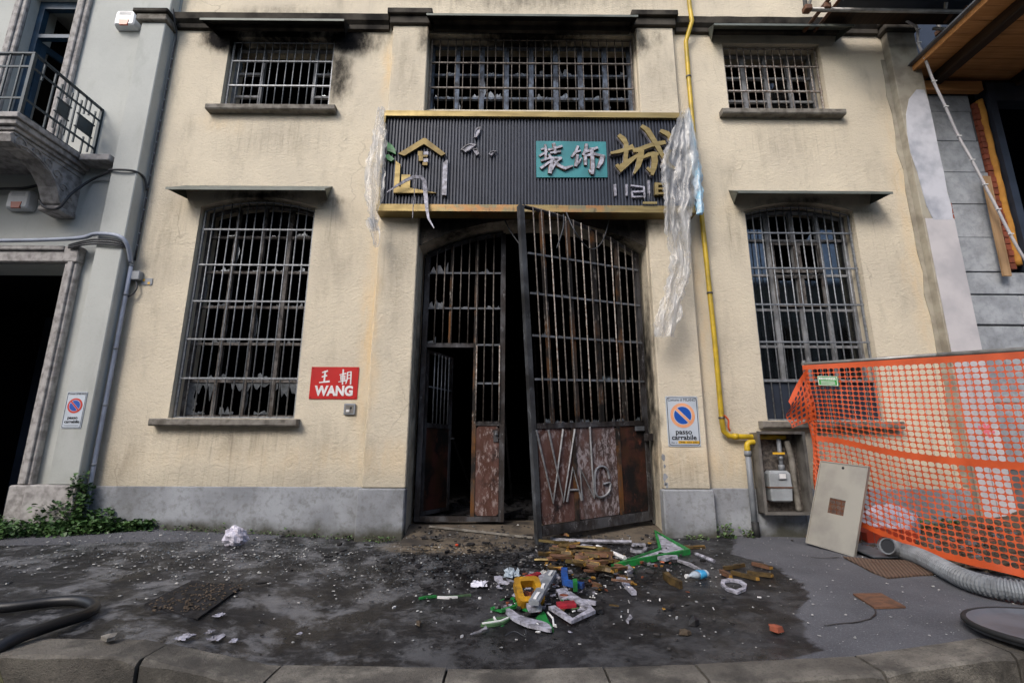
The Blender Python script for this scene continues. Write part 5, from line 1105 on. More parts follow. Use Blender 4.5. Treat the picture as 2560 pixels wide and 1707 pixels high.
tg = thing('green_tag', 'small green printed tag tied to the orange mesh', 'tag', (3.78, -.74, 1.83))
q = [FP(.18, .855), FP(.39, .85), FP(.39, .92), FP(.18, .92)]
TX0 = Vector(q[0]); TU = Vector(q[1])-TX0; TV = Vector((0, 0, q[3][2]-q[0][2])); TN = Vector((-.88, -.48, 0))
def TG(x, y, z): return TX0+TU*x+TV*z+TN*(.045-y)
MB().box(0, 1, 0, .004, 0, 1).map(TG).build('card', 'tag', tg)
m = MB()
for (x0, x1, z0, z1) in ((.02, .98, .02, .07), (.02, .98, .93, .98), (.02, .05, .07, .93), (.95, .98, .07, .93)): m.box(x0, x1, -.0025, -.0005, z0, z1)
m.map(TG).build('card_border', 'white', tg)
m = MB(); r_ = random.Random(2); x = .08
while x < .9:
    w = r_.uniform(.03, .08); m.box(x, x+w, -.0025, -.0005, .6, .85); x += w+.025
for z in (.42, .3, .18): m.box(.15, .85, -.0025, -.0005, z, z+.05)
m.map(TG).build('card_print', 'white', tg)

# ---------------------------------------------------------------- behind and below the fence
r_ = random.Random(19)
def lump(b, c, s, r, flat=.6):
    n1, n2 = 5, 6; rings = []
    rot = Matrix.Rotation(r.uniform(0, 6.3), 3, 'Z')
    sx, sy, sz = s*r.uniform(.8, 1.5), s*r.uniform(.6, 1.1), s*r.uniform(.5, 1)*flat
    vs = [Vector((0, 0, -1)), Vector((0, 0, 1))] + [Vector((math.cos(k*math.pi/2.5)*q, math.sin(k*math.pi/2.5)*q, h)) for h, q in ((-.5, .9), (.45, .85)) for k in range(5)]
    vs = [v*r.uniform(.75, 1.2) for v in vs]
    vs = [Vector(c)+rot @ Vector((v.x*sx, v.y*sy, v.z*sz)) for v in vs]
    fs = []
    for k in range(5): j = (k+1) % 5; fs += [(0, 2+j, 2+k), (1, 7+k, 7+j), (2+k, 2+j, 7+j, 7+k)]
    b.add(vs, fs)
def heap_z(x, y):
    d = max(0, (x-4.0))*.16 if y > -1.6 else 0
    return zg(min(x, 8), y)+min(.32, d*max(0, min(1, (y+2.0)/1.0)))
b = MB(); nx, ny = 46, 40
for j in range(ny+1):
    for i in range(nx+1):
        x, y = lerp(3.75, 7.6, i/nx), lerp(-2.3, -.05, j/ny)
        e = max(0, min(1, (x-(3.42-.546*(y+.35)))/.35, (7.6-x)/.4, (y+2.3)/.3))
        b.v.append((x, y, zg(x, y)-.02+e*(heap_z(x, y)-zg(x, y)+.035+.05*noise.noise(Vector((x*3, y*3, 0)))+.02*noise.noise(Vector((x*11, y*11, 0))))))
for j in range(ny):
    for i in range(nx): a = j*(nx+1)+i; b.f.append((a, a+1, a+nx+2, a+nx+1))
b.build('earth_heap', 'rubble', kind='structure', smooth=True)
for mt, nm, lb, cnt in (('rubble', 'rubble_stones', 'brown stones and earth clods behind the orange mesh', 420), ('brick', 'brick_crumbs', 'red brick crumbs at the foot of the orange mesh', 120), ('concrete_dark', 'concrete_crumbs', 'grey concrete crumbs behind the orange mesh', 200)):
    b = MB()
    for k in range(cnt):
        y = r_.uniform(-2.0, -.08); x = 3.55-.546*(y+.35)+abs(r_.gauss(0, 1.0)); s = r_.uniform(.015, .06)
        lump(b, (x, y, heap_z(x, y)+.015+s*.2), s, r_)
    b.build(nm, mt, kind='stuff', label=lb, cat='rubble')
b = MB(); rings = []
def blobmesh(name, mat, c, s, seed, label, cat, crumple=.25, n1=16, n2=24, sharp=5):
    b = MB(); rings = []
    for j in range(1, n1):
        th = math.pi*j/n1; ring = []
        for i in range(n2):
            ph = 2*math.pi*i/n2; d = Vector((math.sin(th)*math.cos(ph), math.sin(th)*math.sin(ph), math.cos(th)))
            k = 1+crumple*noise.noise(d*2.1+Vector((seed, 0, 0)))+crumple*.7*abs(noise.noise(d*sharp+Vector((0, seed, 0))))
            ring.append((c[0]+d.x*s[0]*k, c[1]+d.y*s[1]*k, max(c[2]-s[2]*.8, c[2]+d.z*s[2]*k)))
        rings.append(ring)
    return b.rings(rings, True, True).build(name, mat, None, label=label, cat=cat)
blobmesh('plastic_bag', 'bag', (4.28, -.28, .3), (.3, .17, .2), 3, 'pale lilac plastic sack lying behind the orange mesh', 'bag')
blobmesh('plastic_bag', 'bag', (-2.86, -.6, .2), (.11, .08, .1), 9, 'crumpled clear white plastic bag near the left wall', 'bag', .35)
t = MB().prism([(3.86, .14), (3.86, .24), (3.93, .30), (4.38, .27), (4.42, .22), (4.42, .12), (4.1, .10)], -.48, -.34).build('plastic_channel', 'channel', label='red-orange plastic channel lying behind the cabinet door', cat='channel')
sh = MB().prism([(3.53, -.66), (3.9, -.4), (4.0, -.68), (3.9, -1.02), (3.5, -1.05)], 0, .012, axis='z').map(lambda x, y, z: (x, y, zg(x, y)+.02+z+.05*max(0, y+.7)))
sh.build('metal_sheet', 'sheet', label='flat grey sheet lying in front of the orange mesh', cat='sheet')
# covers in the pavement
def cover(name, pts, label, mat, lift=.008):
    t = MB().prism(pts, 0, .012, axis='z').map(lambda x, y, z: (x, y, zg(x, y)+lift+z-.004)); return t.build(name, mat, label=label, cat='cover')
cover('access_cover', [(3.25, -.98), (3.5, -1.08), (3.85, -1.08), (3.66, -1.55), (3.15, -1.67), (3.14, -1.53)], 'large rusty ribbed access plate beside the grey hose', 'tread')
cover('access_cover', [(2.6, -2.04), (2.79, -2.07), (2.75, -2.35), (2.56, -2.31)], 'small rusty brown access plate in the dry grey asphalt', 'rustbit')
cv = cover('access_cover', [(-2.52, -2.32), (-2.53, -1.79), (-2.07, -1.91), (-2.02, -2.52)], 'gravel-covered square cover in the wet pavement on the left', 'char', .012)
# corrugated hose
pts = bez([(3.66, -1.03, .21), (3.74, -1.0, .185), (3.81, -1.05, .16), (3.81, -1.22, .15), (3.73, -1.46, .145), (3.62, -1.74, .14), (3.55, -2.0, .13), (3.6, -2.22, .13), (3.85, -2.36, .13), (4.3, -2.45, .13), (5.0, -2.5, .13)], 34)
rad = [.078 if (k // 2) % 2 else .066 for k in range(len(pts))]
t = thing('corrugated_hose', 'grey corrugated hose curving along the foot of the orange mesh', 'hose', (3.8, -1.5, .05))
MB().tube(pts, rad, 14, caps=False).build('hose_wall', 'hose_grey', t)
MB().tube([pts[7], pts[10]], .062, 14).build('hose_dark_plug', 'black', t)  # black plug added for the darkness inside the hose
MB().tube([pts[0], pts[0]+(pts[0]-pts[2]).normalized()*.02], .082, 16, caps=False).build('hose_mouth', 'hose_grey', t, smooth=True)
tb('black_hose', 'hose_black', None, bez([(-4.4, -2.6, .08), (-3.8, -2.55, .08), (-3.35, -2.49, .075), (-3.1, -2.37, .08), (-2.92, -2.36, .08), (-2.76, -2.45, .075), (-2.69, -2.6, .07), (-2.72, -2.8, .07), (-2.75, -3.0, .06), (-2.8, -3.2, -.02), (-2.95, -3.5, -.16), (-3.5, -3.9, -.16)], 6), .034, 10, label='thick black rubber hose looped over the kerb on the left', cat='hose')
# round lid on the kerb at the lower right
t = thing('round_lid', 'large round dark lid with raised rim lying on the right kerb', 'lid', (3.25, -2.8, .03))
LM = Matrix.Translation((3.27, -2.95, .07)) @ Matrix.Rotation(R(-2), 4, 'X')
n = 40; prof = [(0, .0), (.42, .0), (.46, .012), (.475, .028), (.49, .03), (.495, .012), (.485, -.012), (0, -.014)]
MB().rings([[(r0*math.cos(2*math.pi*k/n), r0*math.sin(2*math.pi*k/n), z) if r0 else (1e-3*math.cos(2*math.pi*k/n), 1e-3*math.sin(2*math.pi*k/n), z) for k in range(n)] for r0, z in prof], True, False).xf(LM).build('dish', 'sheet', t, smooth=True)
MB().tube([LM @ Vector((.49*math.cos(k*.157), .49*math.sin(k*.157), .018)) for k in range(40)], .017, 8, closed=True).build('rim', 'rubber', t, smooth=True)
b = MB()
for k in range(14): b.box(*sorted((.1*noise.noise(Vector((k, 1, 0)))*3-.05, .1*noise.noise(Vector((k, 1, 0)))*3+.06)), -.3+.03*k-.02, -.3+.03*k+.012, .005+.001*k, .02+.001*k)
b.xf(LM).build('torn_scrap', 'shard_pale', t)

# ---------------------------------------------------------------- debris on the pavement
def GZ(x, y): return zg(x, y)+.006
def onground(mb, x, y, rz=0, lift=0., rx=0., ry=0., s=1.):
    return mb.xf(Matrix.Translation((x, y, GZ(x, y)+lift)) @ Matrix.Rotation(rz, 4, 'Z') @ Matrix.Rotation(rx, 4, 'X') @ Matrix.Rotation(ry, 4, 'Y') @ Matrix.Scale(s, 4))
def flat(poly, h, mat, name, label, cat, holes=(), group=None, lift=0., tilt=0., z0=0.):
    cx = sum(p[0] for p in poly)/len(poly); cy = sum(p[1] for p in poly)/len(poly); g0 = GZ(cx, cy)
    gx = (GZ(cx+.1, cy)-GZ(cx-.1, cy))/.2; gy = (GZ(cx, cy+.1)-GZ(cx, cy-.1))/.2
    m = MB().prism(poly, 0, h, holes, axis='z').map(lambda x, y, z: (x, y, g0+gx*(x-cx)+gy*(y-cy)+z+lift+tilt*(y-cy)))
    return m.build(name, mat, None, label=label, cat=cat, group=group)
def inset(poly, k):
    cx = sum(p[0] for p in poly)/len(poly); cy = sum(p[1] for p in poly)/len(poly); return [(lerp(cx, x, k), lerp(cy, y, k)) for x, y in poly]
def ring(poly, k, h, *a, **kw): return flat(poly, h, *a, holes=[inset(poly, k)], **kw)
def rr_rot(cx, cy, w, h, r, ang):
    return [(cx+x*math.cos(ang)-y*math.sin(ang), cy+x*math.sin(ang)+y*math.cos(ang)) for x, y in roundrect(-w/2, w/2, -h/2, h/2, r, 3)]
def path3(pts, h): return [(x, y, GZ(x, y)+h) for x, y in pts]
def ribbon(pts, w, h, mat, name, label, cat, lift=0.0, group=None):
    P = [Vector((x, y)) for x, y in pts]; ww = w if isinstance(w, list) else [w]*len(P); rg = []
    for i, p in enumerate(P):
        t = (P[min(len(P)-1, i+1)]-P[max(0, i-1)]).normalized(); nn = Vector((-t.y, t.x))*ww[i]/2
        a, c = p+nn, p-nn; l = lift[i] if isinstance(lift, list) else lift
        rg.append([(a.x, a.y, GZ(p.x, p.y)+l), (c.x, c.y, GZ(p.x, p.y)+l), (c.x, c.y, GZ(p.x, p.y)+h+l), (a.x, a.y, GZ(p.x, p.y)+h+l)])
    return MB().rings(rg, True, True).build(name, mat, None, label=label, cat=cat, group=group)
# green-edged arrow letter
A = [(1.71, .02), (1.83, -.80), (.94, -1.23), (1.53, -.74)]
t = thing('arrow_letter', 'white arrow-shaped sign letter with green edge before the right pilaster', 'letter', (1.6, -.7, .09))
ctr = (1.55, -.75); inn = [(1.712, -.06), (1.795, -.785), (1.06, -1.145), (1.56, -.735)]
flatA = lambda poly, h0, h1, mat, nm, holes=(): MB().prism(poly, h0, h1, holes, axis='z').map(lambda x, y, z: (x, y, GZ(x, y)+z)).build(nm, mat, t)
flatA(A, .0, .05, 'green', 'green_return', [inn]); flatA(inn, .02, .03, 'acryl', 'white_face')
# yellow rounded ring standing on wires
YR = rr_rot(.155, -1.97, .21, .33, .04, R(14))
y_ = thing('yellow_letter', 'thick yellow rounded rectangular letter in the front pile', 'letter', (.155, -1.97, -.05))
onground(MB().prism(rr_rot(0, 0, .205, .25, .04, 0), -.03, .035, [rr_rot(0, 0, .11, .155, .012, 0)], axis='z'), .155, -1.99, R(12), .10, R(28)).build('ring_body', 'yellow_letter', y_)
r_ = random.Random(4); m = MB()
for k in range(30):
    p = [(.155+r_.uniform(-.05, .05), -1.97+r_.uniform(-.1, .1)) for _ in range(4)]
    m.tube(bez([(x, y, GZ(x, y)+r_.uniform(.01, .07)) for x, y in p], 4), .004, 4)
m.build('wire_tangle', 'copper', y_)
# letters and rings
ring([(1.25, -.68), (1.34, -.42), (1.47, -.43), (1.47, -.58), (1.38, -.74), (1.27, -.72)], .6, .018, 'acryl_dirty', 'ring_letter', 'lilac-white ring letter on the mud beside the arrow', 'letter')
ring([(1.75, -1.68), (1.80, -1.58), (1.88, -1.55), (1.96, -1.60), (1.96, -1.70), (1.90, -1.80), (1.80, -1.87), (1.75, -1.80)], .68, .018, 'acryl', 'ring_letter', 'white rounded ring letter in front of the gold fragments on the right', 'letter')
ribbon([(.32, -2.1), (.44, -2.33), (.60, -2.18), (.56, -2.05), (.47, -1.84), (.40, -1.86)], .058, .022, 'acryl', 'angular_letter', 'lilac-white angular letter in front of the pile', 'letter', lift=.02)
ribbon([(.46, -1.95), (.62, -2.0), (.66, -2.02)], [.05, .05, .02], .025, 'acryl', 'white_letter_arm', 'short white letter arm beside the angular letter', 'letter', lift=.01)
flat([(.38, -1.78), (.47, -1.74), (.49, -1.95), (.41, -1.97)], .03, 'acryl', 'white_block_letter', 'white letter block behind the angular letter', 'letter', lift=.01)
ribbon([(.27, -1.60), (.285, -1.5), (.33, -1.45), (.38, -1.52), (.40, -1.60)], .05, .04, 'acryl', 'hook_letter', 'white hook-shaped letter piece behind the grey bar', 'letter', lift=.01)
blobmesh('crumpled_film', 'acryl_dirty', (.40, -1.55, GZ(.40, -1.55)+.04), (.04, .06, .035), 5, 'crumpled whitish film in the middle of the pile', 'film', .5)
t = thing('letter_bar', 'long grey letter bar with white glue lines across the pile', 'letter', (.27, -1.85, 0))
ribbon_pts = [(.375, -1.52), (.33, -1.72), (.25, -2.0), (.18, -2.24)]
o = ribbon(ribbon_pts, .075, .03, 'gpipe', 'bar_back', None, None, lift=[.07, .09, .10, .10]); o.parent = t; o.location = -t.location
for a in ([(.372, -1.56), (.352, -1.64), (.335, -1.72)], [(.275, -1.93), (.262, -1.98), (.255, -2.02)], [(.225, -2.1), (.205, -2.16), (.19, -2.21)]):
    o = ribbon(a, .022, .008, 'white', 'glue_line', None, None, lift=[.103, .112, .125] if a[0][1] > -1.8 else .131); o.parent = t; o.location = -t.location
ribbon([(.49, -1.42), (.472, -1.58), (.465, -1.72), (.52, -1.76), (.60, -1.80)], .055, .04, 'blue_letter', 'blue_letter', 'blue L-shaped letter at the back of the pile', 'letter', lift=.05)
flat([(.51, -1.66), (.56, -1.62), (.545, -1.72)], .03, 'green_dirty', 'green_scrap', 'dark green scrap inside the blue letter', 'scrap')
flat([(.515, -1.80), (.55, -1.78), (.545, -1.86), (.51, -1.87)], .07, 'green', 'green_scrap', 'small bright green scrap below the blue letter', 'scrap', lift=.05)
ribbon([(-.12, -2.06), (-.05, -2.11), (.06, -2.03), (.16, -2.12)], [.04, .03, .04, .03], .018, 'green', 'green_strip', 'bent bright green strip under the yellow letter', 'strip', lift=.01)
ribbon([(.06, -2.02), (.13, -2.06), (.22, -2.14)], [.04, .05, .04], .018, 'green', 'green_strip', 'green letter edge tucked beneath the grey bar', 'strip', lift=.03)
def leafshape(a, c, w, n=8, bend=.0):
    A_, C_ = Vector(a), Vector(c); d = C_-A_; nn = Vector((-d.y, d.x)); L_, R_ = [], []
    for k in range(1, n): t = k/n; p = A_+d*t+nn*bend*math.sin(math.pi*t); hw = w*math.sin(math.pi*t)**.8; L_.append(p+nn.normalized()*hw); R_.append(p-nn.normalized()*hw)
    return [tuple(A_)]+[tuple(p) for p in R_]+[tuple(C_)]+[tuple(p) for p in reversed(L_)]
lf = flat(leafshape((-.19, -2.32), (.02, -2.20), .05), .016, 'green_dirty', 'leaf_letter', 'dull green leaf-shaped letter at the left of the pile', 'letter')
MB().tube(path3([(-.18, -2.315), (-.1, -2.29), (-.05, -2.27), (.0, -2.22)], .018), .007, 5).build('glue_line', 'white', lf); MB().tube(path3([(-.1, -2.22), (-.09, -2.26)], .018), .01, 5).build('glue_line', 'white', lf)
ribbon(bez([(-.005, -2.10, 0), (.05, -2.22, 0), (.14, -2.31, 0), (.23, -2.37, 0), (.285, -2.44, 0)], 3) and [(p.x, p.y) for p in bez([(-.005, -2.10, 0), (.05, -2.22, 0), (.14, -2.31, 0), (.23, -2.37, 0), (.285, -2.44, 0)], 3)], [.03, .05, .06, .07, .085, .095, .105, .11, .115, .1, .075, .045, .012], .022, 'acryl', 'leaf_letter', 'lilac-white crescent leaf letter at the front of the pile', 'letter', lift=.01)
l2 = flat(leafshape((.26, -2.12), (.305, -2.42), .045, bend=-.15), .016, 'green', 'leaf_letter', 'green curved leaf letter between white leaf and angular letter', 'letter')
MB().tube(path3([(.285, -2.15), (.315, -2.25), (.31, -2.36)], .018), .007, 5).build('glue_line', 'white', l2)
flat([(.13, -2.13), (.23, -2.10), (.24, -2.2), (.15, -2.22)], .03, 'acryl', 'white_scrap', 'white acrylic scrap beneath the grey bar end', 'scrap', lift=.045)
rd = flat(rr_rot(.215, -1.43, .16, .055, .015, R(38)), .04, 'red_bit', 'red_letter_piece', 'small red piece behind the yellow letter', 'letter')
flat(rr_rot(.43, -2.08, .14, .085, .012, R(8)), .02, 'red_bit', 'red_letter_piece', 'red piece with white scuffs inside the angular letter', 'letter', lift=.03)

g = ribbon([(-.70, -1.86), (-.66, -1.83), (-.57, -1.81)], [.02, .035, .03], .014, 'green', 'green_strip', 'green and white strip lying alone left of the pile', 'strip')
o = ribbon([(-.565, -1.825), (-.45, -1.82), (-.38, -1.80), (-.30, -1.78)], [.02, .022, .02, .028], .012, 'green_dirty', 'strip_tail', None, None); o.parent = g
o = ribbon([(-.56, -1.835), (-.48, -1.84), (-.40, -1.83)], [.015, .02, .012], .016, 'white', 'white_edge', None, None); o.parent = g
ribbon([(-.10, -1.42), (-.05, -1.5), (.01, -1.53), (.05, -1.56), (.12, -1.56), (.24, -1.58)], [.06, .09, .07, .03, .025, .02], .03, 'acryl', 'jagged_letter', 'jagged lilac letter strip behind the yellow letter', 'letter')
def crumple(x, y, s, seed, mat, name, label, cat, h=.5):
    b = MB(); n = 7
    for j in range(n+1):
        for i in range(n+1):
            u, v = i/n-.5, j/n-.5; q = noise.noise(Vector((u*4, v*4, seed))); q2 = noise.noise(Vector((u*9, v*9, seed+5)))
            b.v.append((x+s*(u+.25*q2), y+s*1.3*(v+.25*q), GZ(x, y)+.01+s*h*abs(q+.35*q2)))
    for j in range(n):
        for i in range(n): a = j*(n+1)+i; b.f.append((a, a+1, a+n+2, a+n+1))
    o = b.build(name, mat, None, label=label, cat=cat); md = o.modifiers.new('thickness', 'SOLIDIFY'); md.thickness = .002; return o
crumple(-.245, -1.57, .12, 3, 'paper', 'paper_scrap', 'crumpled white paper left of the jagged letter', 'paper')
crumple(.03, -1.38, .13, 7, 'bottle', 'film_scrap', 'pale crumpled clear film behind the jagged letter', 'film', .8)
crumple(.33, -1.33, .08, 8, 'chips', 'grey_scrap', 'small grey crumpled scrap behind the hook letter', 'scrap', .7)
for k, (x, y, s, lb) in enumerate(((-1.94, -2.77, .10, 'white scrap on the wet ground touching the left kerb joint'), (-1.94, -2.42, .07, 'white torn scrap beside the gravel-covered cover'), (-1.78, -2.71, .09, 'white scrap lying before the sloping kerb stone'), (-1.86, -2.65, .06, 'smallest white scrap in the group by the sloping kerb'), (-1.68, -2.70, .06, 'thin white scrap right of its group by the sloping kerb'), (-1.37, -2.47, .04, 'tiny white scrap alone on the dark wet pavement'))):
    crumple(x, y, s*.75, 20+k, 'acryl', 'white_scrap', lb, 'scrap', .3)
# bars, sticks and strips near the gate
wb = tb('white_profile', 'acryl_dirty', None, path3([(.46, -.33), (.7, -.37), (1.0, -.4), (1.33, -.43)], .03), [.03, .024, .022, .02], 6, smooth=False, label='long whitish broken profile lying before the right gate leaf', cat='profile')
tb('white_stick', 'acryl', None, path3([(1.87, -.84), (1.95, -1.08)], .015), .018, 6, smooth=False, label='short lilac-white stick right of the arrow letter', cat='stick')
tb('pale_stick', 'white', None, path3([(.91, -.68), (1.0, -.88), (1.1, -1.1)], .06), [.014, .02, .022], 6, smooth=False, label='pale stick lying across the gold heap', cat='stick')
ribbon([(.93, -1.5), (.98, -1.52), (.98, -1.68), (1.0, -1.82)], [.045, .05, .045, .04], .03, 'acryl', 'bent_letter_piece', 'bent lilac letter piece in front of the gold heap', 'letter')
ribbon([(1.46, -1.05), (1.55, -1.0), (1.63, -1.0)], [.10, .08, .03], .03, 'acryl', 'white_rag', 'curled white strip in front of the arrow letter', 'strip', lift=.02)
ribbon([(1.63, -1.02), (1.69, -1.14), (1.73, -1.31)], [.03, .05, .02], .02, 'acryl_dirty', 'torn_wire_strip', 'torn dirty strip with wires right of the arrow', 'strip')
ribbon([(1.36, -1.48), (1.365, -1.6), (1.41, -1.72)], [.05, .04, .03], .06, 'gold_dirty', 'gold_curve', 'curved gold letter edge near the crushed bottle', 'letter')
flat([(.79, -.45), (.9, -.5), (.88, -.58), (.74, -.55)], .02, 'acryl', 'white_scrap', 'white scrap beside the long profile', 'scrap'); flat([(.6, -.5), (.78, -.5), (.82, -.62), (.72, -.6)], .015, 'blue_letter', 'blue_scrap', 'flat blue scrap at the back of the gold heap', 'scrap')
flat([(1.03, -1.27), (1.11, -1.2), (1.12, -1.33), (1.05, -1.42)], .04, 'acryl_dirty', 'white_scrap', 'dirty white piece under the arrow tail', 'scrap')
bt = thing('plastic_bottle', 'crushed clear plastic bottle with cyan label right of the pile', 'bottle', (1.62, -1.52, .01))
BM = Matrix.Translation((1.62, -1.52, GZ(1.62, -1.52)+.04)) @ Matrix.Rotation(R(25), 4, 'Z') @ Matrix.Rotation(R(90), 4, 'Y')
def brings(pr, sq=.75): return [[(r0*math.cos(k*math.pi/6)*sq, r0*math.sin(k*math.pi/6), z) for k in range(12)] for r0, z in pr]
MB().rings(brings([(.012, -.11), (.014, -.085), (.022, -.07), (.042, -.03), (.045, .0)])).xf(BM).build('bottle_shoulder', 'bottle', bt, smooth=True)
MB().rings(brings([(.047, .001), (.049, .03), (.046, .07), (.044, .075)])).xf(BM).build('label_band', 'cyan', bt, smooth=True)
MB().rings(brings([(.043, .076), (.044, .1), (.03, .108)])).xf(BM).build('bottle_base', 'bottle', bt, smooth=True); MB().rings(brings([(.017, -.13), (.017, -.105)], 1)).xf(BM).build('cap', 'white', bt)
# gold letter fragments: one heap and a few outliers
r_ = random.Random(55)
def gold_piece(x, y, L_, w, rz, lift, rx, label, grp):
    prof = [(-L_/2, -w/2*r_.uniform(.5, 1)), (-L_*.1, -w/2), (L_/2*r_.uniform(.8, 1.), -w/2*r_.uniform(.3, 1)), (L_/2, w/2*r_.uniform(.2, .8)), (L_*.15, w/2*r_.uniform(.7, 1.2)), (-L_/2*r_.uniform(.8, 1.1), w/2*r_.uniform(.4, 1))]
    if r_.random() < .45: prof.insert(5, (-.02, w*.1))
    d = r_.uniform(.015, .036)
    MT = Matrix.Translation((x, y, GZ(x, y)+lift)) @ Matrix.Rotation(rz, 4, 'Z') @ Matrix.Rotation(rx, 4, 'X')
    o = MB().prism(prof, 0, d, axis='z').xf(MT).build('letter_fragment', r_.choice(['gold_dirty', 'gold_dirty', 'gold_dark', 'rustbit']), label=label, cat='letter fragment', group=grp)
    MB().prism([prof[1], prof[2], prof[3], (lerp(prof[3][0], prof[2][0], .5)-.03, 0)], d+.001, d+.004, axis='z').xf(MT).build('bright_face', r_.choice(['gold_dirty', 'gold_bright', 'gold_dirty']), o)
    a, c = prof[2], prof[3]
    MB().add([(a[0]+.001, a[1], .004), (c[0]+.001, c[1], .004), (c[0]+.001, c[1], d-.004), (a[0]+.001, a[1], d-.004), (a[0]+.004, a[1], .004), (c[0]+.004, c[1], .004), (c[0]+.004, c[1], d-.004), (a[0]+.004, a[1], d-.004)],
             [(4, 5, 6, 7), (0, 1, 5, 4), (1, 2, 6, 5), (2, 3, 7, 6), (3, 0, 4, 7)]).xf(MT).build('torn_end', 'gold_bright', o)
for k in range(64):
    t_ = r_.random(); cx, cy = lerp(.46, .94, t_)+r_.gauss(0, .12), lerp(-.74, -1.38, t_**.9)+r_.gauss(0, .17)
    gold_piece(cx, cy, r_.uniform(.09, .22), r_.uniform(.025, .06), r_.uniform(-1.0, .3), max(0, .05-.12*abs(cx-.45-.4*t_))+.02*(k % 3), r_.uniform(-.6, .6), 'brown and gold letter fragment in the heap before the gate', 'gold fragments in the heap')
for x, y, L_, w, rz, lb in ((2.06, -1.25, .3, .05, .42, 'longest gold strip at the back of the right fragments'), (1.90, -1.44, .2, .05, -1.6, 'gold fragment left of the right fragments, above the ring'), (2.04, -1.5, .26, .04, -1.1, 'gold fragment with orange end right of the ring letter'), (2.18, -1.48, .2, .06, -.7, 'square gold fragment at the front right'), (2.31, -1.27, .2, .05, -1.2, 'rightmost gold fragment near the dry asphalt'), (1.95, -.58, .22, .1, -.1, 'gold block at the foot of the right pilaster'), (.73, -1.66, .14, .05, -1.2, 'bright gold end sticking out before the heap'), (.98, -1.45, .12, .06, -.9, 'gold fragment at the right tip of the heap'), (.95, -.58, .16, .05, -.6, 'gold fragment behind the pale stick'), (.83, -.66, .18, .07, .1, 'bright gold fragment beside the pale stick')):
    gold_piece(x, y, L_, w, rz, .0, 0, lb, 'gold fragments around the heap')
# bricks and stones
for x, y, s, mt, lb in ((1.75, -2.5, .05, 'brick', 'orange-red brick chip on the wet asphalt at right'), (1.16, -2.49, .035, 'rubble', 'small brown stone on the wet pavement at right'), (1.27, -2.36, .05, 'dark_chips', 'dark clod beside the small brown stone'), (-.62, -2.3, .03, 'rubble', 'small brown stone left of the green leaf letter'), (.66, -2.13, .04, 'dark_chips', 'dark lump right of the angular letter'), (-2.27, -2.93, .05, 'sill', 'pale oval stone lying on the left kerb'), (2.5, -3.18, .05, 'rubble', 'pale stone in the gutter below the right kerb'), (-.56, .1-.5, .025, 'channel', 'small orange chip on the muddy threshold')):
    b = MB(); lump(b, (x, y, (GZ(x, y) if y > -2.86 else GZ(x, -2.86)+.015 if y > -3.1 else -.19)+s*.4), s, r_, .8); b.build('stone', mt, label=lb, cat='stone')
# small torn pieces around the piles
def bits(name, mat, label, n, seed, cx, cy, sx, sy, smin, smax):
    r = random.Random(seed); b = MB()
    for _ in range(n):
        x, y = r.gauss(cx, sx), r.gauss(cy, sy); s = r.uniform(smin, smax); k = r.randint(4, 6); a = r.uniform(0, 6.3); q = r.uniform(.25, .7)
        pts = [(s*math.cos(2*math.pi*i/k)*r.uniform(.6, 1.3), s*q*math.sin(2*math.pi*i/k)*r.uniform(.5, 1.3)) for i in range(k)]
        m = MB().prism(pts, 0, r.uniform(.003, .02), axis='z').xf(Matrix.Translation((x, y, GZ(x, y)+.004+r.random()*.03)) @ Matrix.Rotation(a, 4, 'Z') @ Matrix.Rotation(r.uniform(-.5, .5), 4, 'X'))
        b.add(m.v, m.f)
    b.build(name, mat, None, kind='stuff', label=label, cat='scraps')
bits('acrylic_bits', 'acryl', 'small torn white acrylic bits around the front pile', 34, 61, .33, -1.85, .22, .25, .015, .05)
bits('acrylic_bits', 'acryl_dirty', 'small torn white bits among the gold heap', 36, 62, .85, -1.05, .35, .3, .012, .045)
bits('gold_bits', 'gold_bright', 'small bright gold bits around the heap', 30, 63, .75, -1.1, .3, .3, .012, .035)
bits('dark_bits', 'dark_chips', 'charred flakes around the piles', 110, 64, .55, -1.4, .5, .5, .015, .05)
bits('wire_bits', 'copper', 'copper wire ends around the piles', 26, 65, .8, -1.45, .45, .4, .01, .03)
r_ = random.Random(71)
m = MB()
for k in range(14):
    x, y = r_.gauss(.6, .4), r_.gauss(-1.5, .4); p = [(x, y)]
    for _ in range(3): p.append((p[-1][0]+r_.uniform(-.08, .08), p[-1][1]+r_.uniform(-.1, .1)))
    m.tube(bez([(a, c, GZ(a, c)+r_.uniform(.006, .03)) for a, c in p], 3), .0028, 4)
m.build('wire_tangle', 'cable', None, kind='stuff', label='thin dark wires strewn among the letter pieces', cat='wires')
# cracks in the asphalt
for pts, lb in (([(2.55, -2.33), (2.47, -2.42), (2.38, -2.46), (2.25, -2.47), (2.1, -2.46)], 'crack running left from the small rusty plate'), ([(2.93, -.99), (3.05, -1.02), (3.2, -.98)], 'dark break in the asphalt beside the large rusty plate')):
    P_ = bez([(x, y, 0) for x, y in pts], 4); ribbon([(p.x+.012*noise.noise(p*20), p.y+.012*noise.noise(p*20+Vector((5, 0, 0)))) for p in P_], [.006+.02*abs(noise.noise(p*9)) for p in P_], .002, 'dark_chips', 'asphalt_crack', lb, 'crack', lift=.0)
